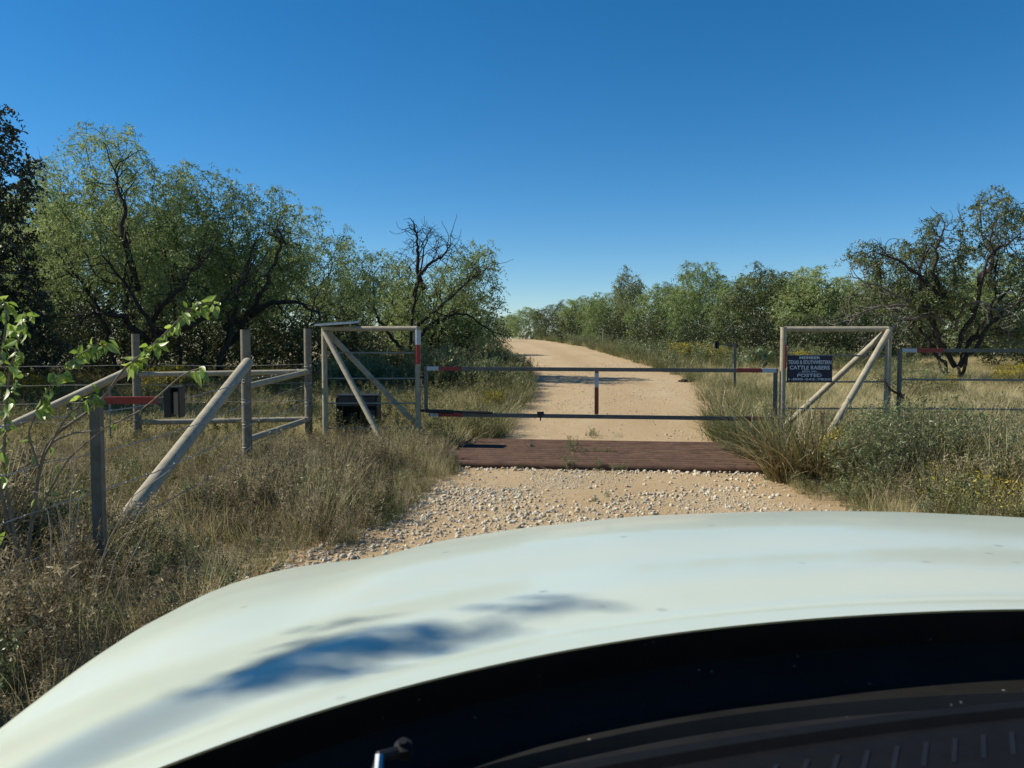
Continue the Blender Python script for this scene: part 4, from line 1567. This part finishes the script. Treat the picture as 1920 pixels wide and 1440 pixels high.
# weeds growing through the guard, and litter on the apron
pg = []
for px, py, n, r in ((1090, 860, 10, .16), (1050, 850, 6, .2), (1130, 825, 7, .25), (1100, 885, 9, .3), (1180, 890, 6, .35), (1330, 850, 12, .45), (1400, 862, 10, .35), (1105, 945, 4, .12), (1000, 880, 3, .2)):
    d = 1.7 * FPX / (py - 635)
    for _ in range(n):
        pg.append(((px - 960) / FPX * d + g.normal() * r, d + g.normal() * r * .6, .02))
pg = np.array(pg)
scatter("guard_weeds", ['sageweed', 'low', 'green'], pg, (.2 + .2 * g.random(len(pg))) * np.where(pg[:, 1] < 10.4, .5, 1), [.3, .5, .2], g, .3)


# ---- tall grass clumps at the right post (countable things)
def tall_clump(px, d, h, n, rad, rs, label, mats=('straw', 'olive'), group="tall grass clumps right of the gate"):
    g = np.random.default_rng(rs)
    e = empty("tall_grass_clump", base_at(px, d))
    v, f, t = blades(n, rad, h, .013, .5, .5, g, 6, .45)
    mesh_np("green_blades", v, f, M[mats[1]], e, tint=t)
    v, f, t = blades(int(n * .8), rad, h * .9, .019, .55, 1.0, g, 7, .45)
    mesh_np("dry_blades", v, f, M[mats[0]], e, tint=t)
    v, f, t = weed(g, max(7, n // 12), rad * .8, h * 1.06, 14, .035, .12)
    mesh_np("seed_stalk", v, f, M['deadweed'], e, tint=t)
    tag(e, label, "grass clump", group)
    return e


tall_clump(1500, 9.8, 1.08, 340, .36, 61, "tallest straw coloured grass clump at the foot of the notice post", ('brownreed', 'olive'))
tall_clump(1552, 9.6, .9, 240, .3, 62, "brown green grass clump in front of the right frame braces", ('brownreed', 'olive'))
tall_clump(1440, 11.2, .95, 200, .4, 63, "green grass clump over the gate's right end below the sign", ('olive', 'green'))
tall_clump(1395, 12.9, .8, 170, .42, 64, "green grass clump just behind the bottom rail at the gate's right end", ('olive', 'green'))
tall_clump(1370, 15, .75, 150, .45, 65, "olive grass clump on the road's right edge behind the gate", ('straw', 'olive'))
tall_clump(1890, 8.6, 1.1, 60, .3, 66, "thin dark stalked grass clump at the right photo edge", ('straw', 'olive'))
tall_clump(1800, 8.9, .9, 120, .35, 67, "brown stalked grass clump right of the grey green shrub", ('straw', 'olive'))

# yellow flower sprig leaning from the clump
e = empty("flower_sprig", base_at(1545, 9.3))
tag(e, "arching sprig of bright yellow flowers beside the tall straw coloured clump", "flowers")
path = [at(*q, 9.3) for q in ((1530, 905), (1535, 870), (1543, 838), (1555, 818), (1572, 811), (1588, 808))]
MB().tube(path, .005, 5).build("stem", M['twig'], e)
g = np.random.default_rng(8)
pts = []
for q in range(230):
    i = g.uniform(1.6, 5)
    k = min(int(i), 4)
    p = path[k].lerp(path[k + 1], i - k)
    pts.append(np.array(p) + g.normal(size=3) * .03)
v, f, t = flecks(np.array(pts), .035, g, g.random(230))
o = mesh_np("blossom", v - np.array(e.location), f, M['yellow'], e, tint=t)


# ---- sapling with bright leaves, left foreground
def sapling():
    d0 = 4.9
    e = empty("leafy_sapling", (at(50, 1000, d0).x, d0, 0))
    tag(e, "leaning leafy sapling with bright yellow green leaves in the left foreground", "sapling")
    g = np.random.default_rng(77)
    canes = [
        [(40, 1120), (25, 990), (8, 890), (10, 800), (18, 700), (40, 620), (45, 585)],
        [(40, 1120), (60, 980), (75, 880), (100, 820), (180, 760), (235, 690), (262, 668), (300, 635), (340, 595), (372, 572), (400, 566)],
        [(75, 880), (55, 820), (60, 795), (75, 760), (100, 715), (130, 680), (165, 655), (195, 640)],
        [(60, 980), (85, 850), (130, 815), (185, 805), (262, 770), (340, 705), (378, 690)],
        [(85, 850), (120, 790), (150, 760), (178, 742)],
        [(20, 1000), (-10, 860), (-18, 740), (5, 650), (12, 590), (6, 560)],
        [(60, 980), (105, 900), (130, 860), (175, 820), (200, 800)],
    ]
    mb = MB()
    LV, LF, LT, off = [], [], [], 0
    for ci, c in enumerate(canes):
        pts = [at(px, py, d0 + .25 * math.sin(ci * 1.7) * i / len(c)) for i, (px, py) in enumerate(c)]
        fine = []
        for i in range(len(pts) - 1):
            for q in range(4):
                t = q / 4
                p0, p1, p2, p3 = pts[max(i - 1, 0)], pts[i], pts[i + 1], pts[min(i + 2, len(pts) - 1)]
                fine.append(.5 * ((2 * p1) + (p2 - p0) * t + (2 * p0 - 5 * p1 + 4 * p2 - p3) * t * t + (3 * p1 - p0 - 3 * p2 + p3) * t ** 3))
        fine.append(pts[-1])
        n = len(fine)
        big = .011 if ci in (0, 1, 5) else .006
        mb.tube([p - e.location for p in fine], [big * (1 - .8 * i / n) + .0015 for i in range(n)], 6, False)
        leafy = {0: .30, 1: .50, 2: .34, 3: .9, 4: .75, 5: .2, 6: .95}[ci]
        for i in range(n):
            if i / n < leafy:
                if g.random() > .12: continue
            for _ in range(4 if i / n > leafy else 1):
                p = np.array(fine[i]) + g.normal(size=3) * .012
                ax = g.normal(size=3) * .6 + np.array([.25, 0, -.75])
                ax /= np.linalg.norm(ax)
                sd = np.cross(ax, g.normal(size=3) + np.array([0, 1.2, 0]))
                sd /= np.linalg.norm(sd)
                nm = np.cross(sd, ax)
                L = .078 * g.uniform(.5, 1.25)
                wd = L * .25
                prof = [(0, .03), (.15, .55), (.38, 1), (.62, .85), (.85, .38), (1.0, .02)]
                vs = []
                for tt, ww in prof:
                    cpt = p + ax * (L * (tt + .12)) + nm * (-L * .22 * tt * tt)
                    vs += [cpt + sd * wd * ww + nm * wd * .35 * ww, cpt, cpt - sd * wd * ww + nm * wd * .35 * ww]
                LV.append(np.array(vs))
                for r_ in range(5):
                    for s_ in range(2):
                        a_ = off + r_ * 3 + s_
                        LF.append((a_, a_ + 1, a_ + 4, a_ + 3))
                LT.append(np.full(18, g.random() ** 1.2 * (.9 if g.random() > .05 else 1) + (.0)))
                off += 18
    mb.build("stem", M['twig'], e).matrix_parent_inverse = Matrix.Identity(4)
    mesh_np("leaf", np.concatenate(LV) - np.array(e.location), LF, M['sap'], e, tint=np.clip(np.concatenate(LT), 0, 1), smooth=True)["kind"] = "stuff"


sapling()
# long pale grass stalks standing out of the weeds, left foreground
e = empty("grass_stalk_clump", (at(150, 1000, 4.6).x, 4.6, 0))
tag(e, "few long bleached grass stalks arching up in front of the keypad post", "grass clump")
mb = MB()
for c in (((128, 1100), (132, 940), (140, 870), (146, 815)), ((125, 1110), (118, 1000), (105, 945), (80, 925), (62, 922)), ((135, 1100), (140, 1000), (150, 930)), ((95, 1100), (96, 1000), (90, 960), (78, 940)),
          ((170, 1110), (205, 1010), (250, 930), (320, 880)), ((190, 1150), (215, 1050), (262, 960), (300, 918)), ((205, 1160), (240, 1060), (275, 990))):
    mb.tube([at(*q, 4.6) for q in c], [.004, .0035, .003, .0025, .002][:len(c)], 5, False)
mb.build("stalk", M['dead' if False else 'keypad'], e)


# ------------------------------------------------------------------ the white pickup truck we sit in
def smooth1(a, k=7, it=2):
    a = np.asarray(a, float)
    for _ in range(it):
        p = np.pad(a, (k // 2, k // 2), mode='reflect', reflect_type='odd')
        a = np.convolve(p, np.ones(k) / k, 'valid')
    return a


def curve3(pix):
    return np.array([tuple(at(*q)) for q in pix])


truck = empty("pickup_truck", (.48, 0, 0))
tag(truck, "white pickup truck hood with dusty specks and black cowl filling the bottom of the photo", "truck")
NS, NT = 90, 44
rearP = curve3([(-590, 1875, .5), (-330, 1720, .53), (-100, 1600, .56), (100, 1519, .595), (290, 1440, .635), (500, 1362, .69), (700, 1300, .75), (900, 1250, .80), (1100, 1210, .84), (1300, 1180, .875), (1500, 1160, .90), (1700, 1147, .915), (1920, 1140, .92), (2200, 1145, .915), (2500, 1165, .89), (2900, 1220, .84), (3300, 1320, .79), (3770, 1445, .74)])
leftP = curve3([(-590, 1875, .5), (-330, 1655, .60), (-130, 1490, .725), (0, 1390, .85), (100, 1310, .92), (200, 1232, 1.02), (300, 1165, 1.17), (400, 1112, 1.38), (448, 1093, 1.5)])
frontP = curve3([(448, 1093, 1.5), (500, 1077, 1.58), (560, 1063, 1.64), (640, 1053, 1.69), (700, 1048, 1.72), (745, 1038, 1.74), (800, 1020, 1.76), (900, 1003, 1.80), (1000, 988, 1.84), (1200, 968, 1.89), (1400, 960, 1.92), (1540, 958, 1.93), (1700, 960, 1.92), (1920, 970, 1.88), (2120, 990, 1.82), (2280, 1020, 1.74), (2400, 1050, 1.64), (2480, 1085, 1.52)])
xr0, xr1 = rearP[0, 0], rearP[-1, 0]
s = np.linspace(0, 1, NS)


def resamp(P, n, k=5):
    L = np.concatenate([[0], np.cumsum(np.linalg.norm(np.diff(P, axis=0), axis=1))])
    q = np.linspace(0, L[-1], n)
    o = np.stack([np.interp(q, L, P[:, i]) for i in range(3)], 1)
    o2 = np.stack([smooth1(o[:, i], k, 2) for i in range(3)], 1)
    o2[0], o2[-1] = P[0], P[-1]
    return o2


Ar, Bf = resamp(rearP, NS), resamp(frontP, NS, 3)
Lc = resamp(leftP, NT, 3)
rp = np.array([tuple(rearP[-1]), (rearP[-1, 0] + .01, 1.1, 1.29), tuple(frontP[-1])])
Rc = resamp(rp, NT)
tt = np.linspace(0, 1, NT)
S_, T_ = np.meshgrid(s, tt, indexing='ij')
Pq = ((1 - T_)[..., None] * Ar[:, None] + T_[..., None] * Bf[:, None] + (1 - S_)[..., None] * Lc[None] + S_[..., None] * Rc[None]
      - ((1 - S_) * (1 - T_))[..., None] * Ar[0] - (S_ * (1 - T_))[..., None] * Ar[-1] - ((1 - S_) * T_)[..., None] * Bf[0] - (S_ * T_)[..., None] * Bf[-1])
# a shallow pressed channel ahead of the rear lip
Pq[..., 2] -= .013 * np.exp(-((T_ - .10) / .05) ** 2) * np.clip(np.sin(math.pi * S_) * 3, 0, 1)
Pq[..., 2] += .010 * np.sin(math.pi * T_) * np.sin(math.pi * S_)
hb = bmesh.new()
vv = [[hb.verts.new(Pq[i, j]) for j in range(NT)] for i in range(NS)]
for i in range(NS - 1):
    for j in range(NT - 1):
        hb.faces.new((vv[i][j], vv[i + 1][j], vv[i + 1][j + 1], vv[i][j + 1]))
per = [(0, j) for j in range(NT)] + [(i, NT - 1) for i in range(1, NS)] + [(NS - 1, j) for j in range(NT - 2, -1, -1)]
pv = [vv[i][j] for i, j in per]
pc_ = np.array([Pq[i, j] for i, j in per])
tan = np.gradient(pc_, axis=0)
nrm = np.stack([-tan[:, 1], tan[:, 0], np.zeros(len(tan))], 1)
nrm = np.stack([smooth1(nrm[:, i], 9, 3) for i in range(3)], 1)
nrm /= np.linalg.norm(nrm, axis=1)[:, None]
rows = [pv]
last = None
for r_, (o_, z_) in enumerate(((.016, -.003), (.030, -.010), (.042, -.021), (.050, -.036), (.055, -.056), (.057, -.085))):
    last = pc_ + nrm * o_ + np.array([[0, 0, z_]])
    rows.append([hb.verts.new(p) for p in last])
for a_, b_ in zip(rows, rows[1:]):
    for k in range(len(a_) - 1):
        hb.faces.new((a_[k], a_[k + 1], b_[k + 1], b_[k]))
mb = MB()
mb.bm.free()
mb.bm = hb
hood = mb.build("hood", M['paint'], truck)
# leafy branch of the roadside tree that hangs out over the hood
def hood_pt(px, py):
    Q = Pq.reshape(-1, 3)
    c = np.stack([Q[:, 0], Q[:, 1] * CP - (Q[:, 2] - EYE) * SP, Q[:, 1] * SP + (Q[:, 2] - EYE) * CP], 1)
    u, v_ = 960 + FPX * c[:, 0] / c[:, 1], 720 - FPX * c[:, 2] / c[:, 1]
    return Q[((u - px) ** 2 + (v_ - py) ** 2).argmin()]


g = np.random.default_rng(91)
sdv = np.array(sun_dir)
lp, twig_pts = [], []
for px, py, n, sg_ in ((395, 1294, 5, .010), (440, 1278, 12, .010), (490, 1258, 24, .010), (540, 1243, 40, .011), (590, 1230, 54, .012), (640, 1219, 50, .011), (695, 1210, 36, .010), (590, 1192, 16, .007), (650, 1178, 12, .006),
                      (760, 1200, 20, .008), (830, 1184, 16, .006), (900, 1167, 16, .006), (970, 1148, 13, .005), (1030, 1131, 9, .004), (1085, 1117, 5, .004)):
    h = hood_pt(px, py)
    c = h + sdv * ((3.7 - h[2]) / sdv[2])
    twig_pts.append(c)
    lp.append(c[None] + g.normal(size=(n, 3)) * np.array([[.035, sg_ * .75, sg_ * .75]]))
lp = np.concatenate(lp)
lp = lp[g.random(len(lp)) < .62]
lp = np.concatenate([lp, lp + g.normal(size=lp.shape) * np.array([[.03, .004, .006]])])
v, f, t_ = flecks(lp, .03, g, g.random(len(lp)))
br = mesh_np("leafy_branch", v - np.array(make.location), f, M['mesq'], make, tint=t_)
tw = [twig_pts[k] for k in (0, 2, 4, 6, 9, 11, 13, 14)]
limb = [np.array((-7.9, .1, 6.2)), tw[0] + sdv * 4.6, tw[0] + sdv * 2.6, tw[0] + sdv * 1.2] + tw
MB().tube([Vector(p - np.array(make.location)) for p in limb], [.022, .016, .013, .011, .009, .008, .007, .006, .005, .004, .003, .002][:len(limb)], 6, False).build("limb", M['bark'], None).parent = make
# body skin below the hood
bb = MB()
r0 = [bb.bm.verts.new(p) for p in last]
r1 = [bb.bm.verts.new(p + np.array([0, 0, -.20])) for p in last + nrm * .012]
r2 = [bb.bm.verts.new((p[0], p[1], .48)) for p in last - nrm * .02]
for a_, b_ in ((r0, r1), (r1, r2)):
    for k in range(len(a_) - 1):
        bb.bm.faces.new((a_[k], a_[k + 1], b_[k + 1], b_[k]))
for sx, x0 in ((-1, xr0 - .045), (1, xr1 + .045)):
    bb.box((x0, -.9, .88), (.05, 2.9, .86), None, .02)
bb.box((.48, -3.2, .85), (1.95, 1.9, .7), None, .05)
bb.build("body", M['paint'], truck)
# cab roof and pillars
rb = MB()
rb.box((.48, -.78, 2.0), (1.75, 1.75, .06), None, .028)
rb.build("roof", M['paint'], truck)
for sx, xx in ((-1, xr0 - .04), (1, xr1 + .04)):
    MB().tube([(xx, .45, 1.28), (xx - sx * .10, .10, 1.97)], .035, 10).build("pillar", M['paint'], truck)
    MB().tube([(xx, -1.55, 1.28), (xx - sx * .10, -1.5, 1.97)], .05, 10).build("pillar", M['paint'], truck)
for wx in (xr0 + .12, xr1 - .12):
    for wy in (1.0, -3.0):
        wh = empty("wheel", (wx, wy, .39))
        wh.parent = truck
        wh.matrix_parent_inverse = Matrix.Translation(truck.location).inverted()
        mb = MB()
        ring = [Vector((0, .30 * math.cos(a), .30 * math.sin(a))) for a in np.linspace(0, 2 * math.pi, 29)]
        mb.tube(ring, .092, 10, False)
        ty = mb.build("tyre", M['tire'])
        ty.parent = wh
        rm = MB().tube([(-.07, 0, 0), (.07, 0, 0)], .22, 20).build("rim", M['alu'])
        rm.parent = wh
# cowl below the rear lip
cw = MB()
prof = ((.004, -.004), (.03, -.05), (-.01, -.075), (-.03, -.078), (-.045, -.072), (-.055, -.072), (-.062, -.084), (-.10, -.088), (-.115, -.080), (-.128, -.080), (-.138, -.094), (-.20, -.098), (-.26, -.16))
rws = [[cw.bm.verts.new(Ar[i] + np.array([0, a_, b_])) for i in range(NS)] for a_, b_ in prof]
for A_, B_ in zip(rws, rws[1:]):
    for k in range(NS - 1):
        cw.bm.faces.new((A_[k], A_[k + 1], B_[k + 1], B_[k]))
cw.build("cowl_panel", M['cowl'], truck)
# wiper pivot and arm
wp = at(757, 1407, .66)
ZN = Vector((0, -.35, .94)).normalized()
wa = MB()
wa.tube([wp, at(712, 1418, .645), at(705, 1450, .63)], [.005, .0045, .0045], 8)
wiper = wa.build("wiper_arm", M['cowl'], truck)
o = MB().tube([wp - ZN * .004, wp + ZN * .006, wp + ZN * .007, wp + ZN * .011], [.0075, .0075, .004, .0035], 14).build("pivot_nut", M['vent'])
o.parent = wiper
o.matrix_parent_inverse = Matrix.Translation(truck.location).inverted() @ Matrix.Identity(4)
o = MB().tube([at(712, 1417, .632), at(709, 1450, .622)], .0042, 8).build("linkage_rod", M['chrome'])
o.parent = wiper
# dashboard with defroster vent
dd = MB()
xs_ = np.linspace(-.5, 1.46, 60)
ye = .63 - .32 * np.abs((xs_ - .55) / 1.0) ** 1.6
prof = ((.012, -.10, 0), (.006, -.012, 0), (-.004, 0, 0), (-.016, .001, 0), (-.022, -.004, 0), (-.030, -.004, 0), (-.036, .001, 0), (-.15, .0, 0), (-.30, -.015, 0), (-.55, -.10, 0))
rws = [[dd.bm.verts.new((x_, y_ + a_, 1.428 + b_)) for x_, y_ in zip(xs_, ye)] for a_, b_, _ in prof]
for A_, B_ in zip(rws, rws[1:]):
    for k in range(len(xs_) - 1):
        dd.bm.faces.new((A_[k], A_[k + 1], B_[k + 1], B_[k]))
dash = dd.build("dashboard", M['dash'], truck)
dv = MB()
for k in range(24):
    x_ = .16 + k * .022
    y_ = .63 - .32 * abs((x_ - .55)) ** 1.6 - .062
    dv.beam((x_ - .009, y_ - .016, 1.427), (x_ + .009, y_ + .016, 1.4275), .005, .004, .001)
vn = dv.build("vent_slats", M['vent'])
vn.parent = dash
# fix parent inverses for parts whose parent is itself a part: all meshes here are in world coordinates
bpy.context.view_layer.update()
for o in (wiper.children[:] + tuple(dash.children) if isinstance(wiper.children, tuple) else list(wiper.children) + list(dash.children)):
    o.matrix_parent_inverse = o.parent.matrix_world.inverted()
for o in list(truck.children):
    if o.name.startswith("wheel"):
        for c in o.children:
            c.matrix_parent_inverse = Matrix.Identity(4)
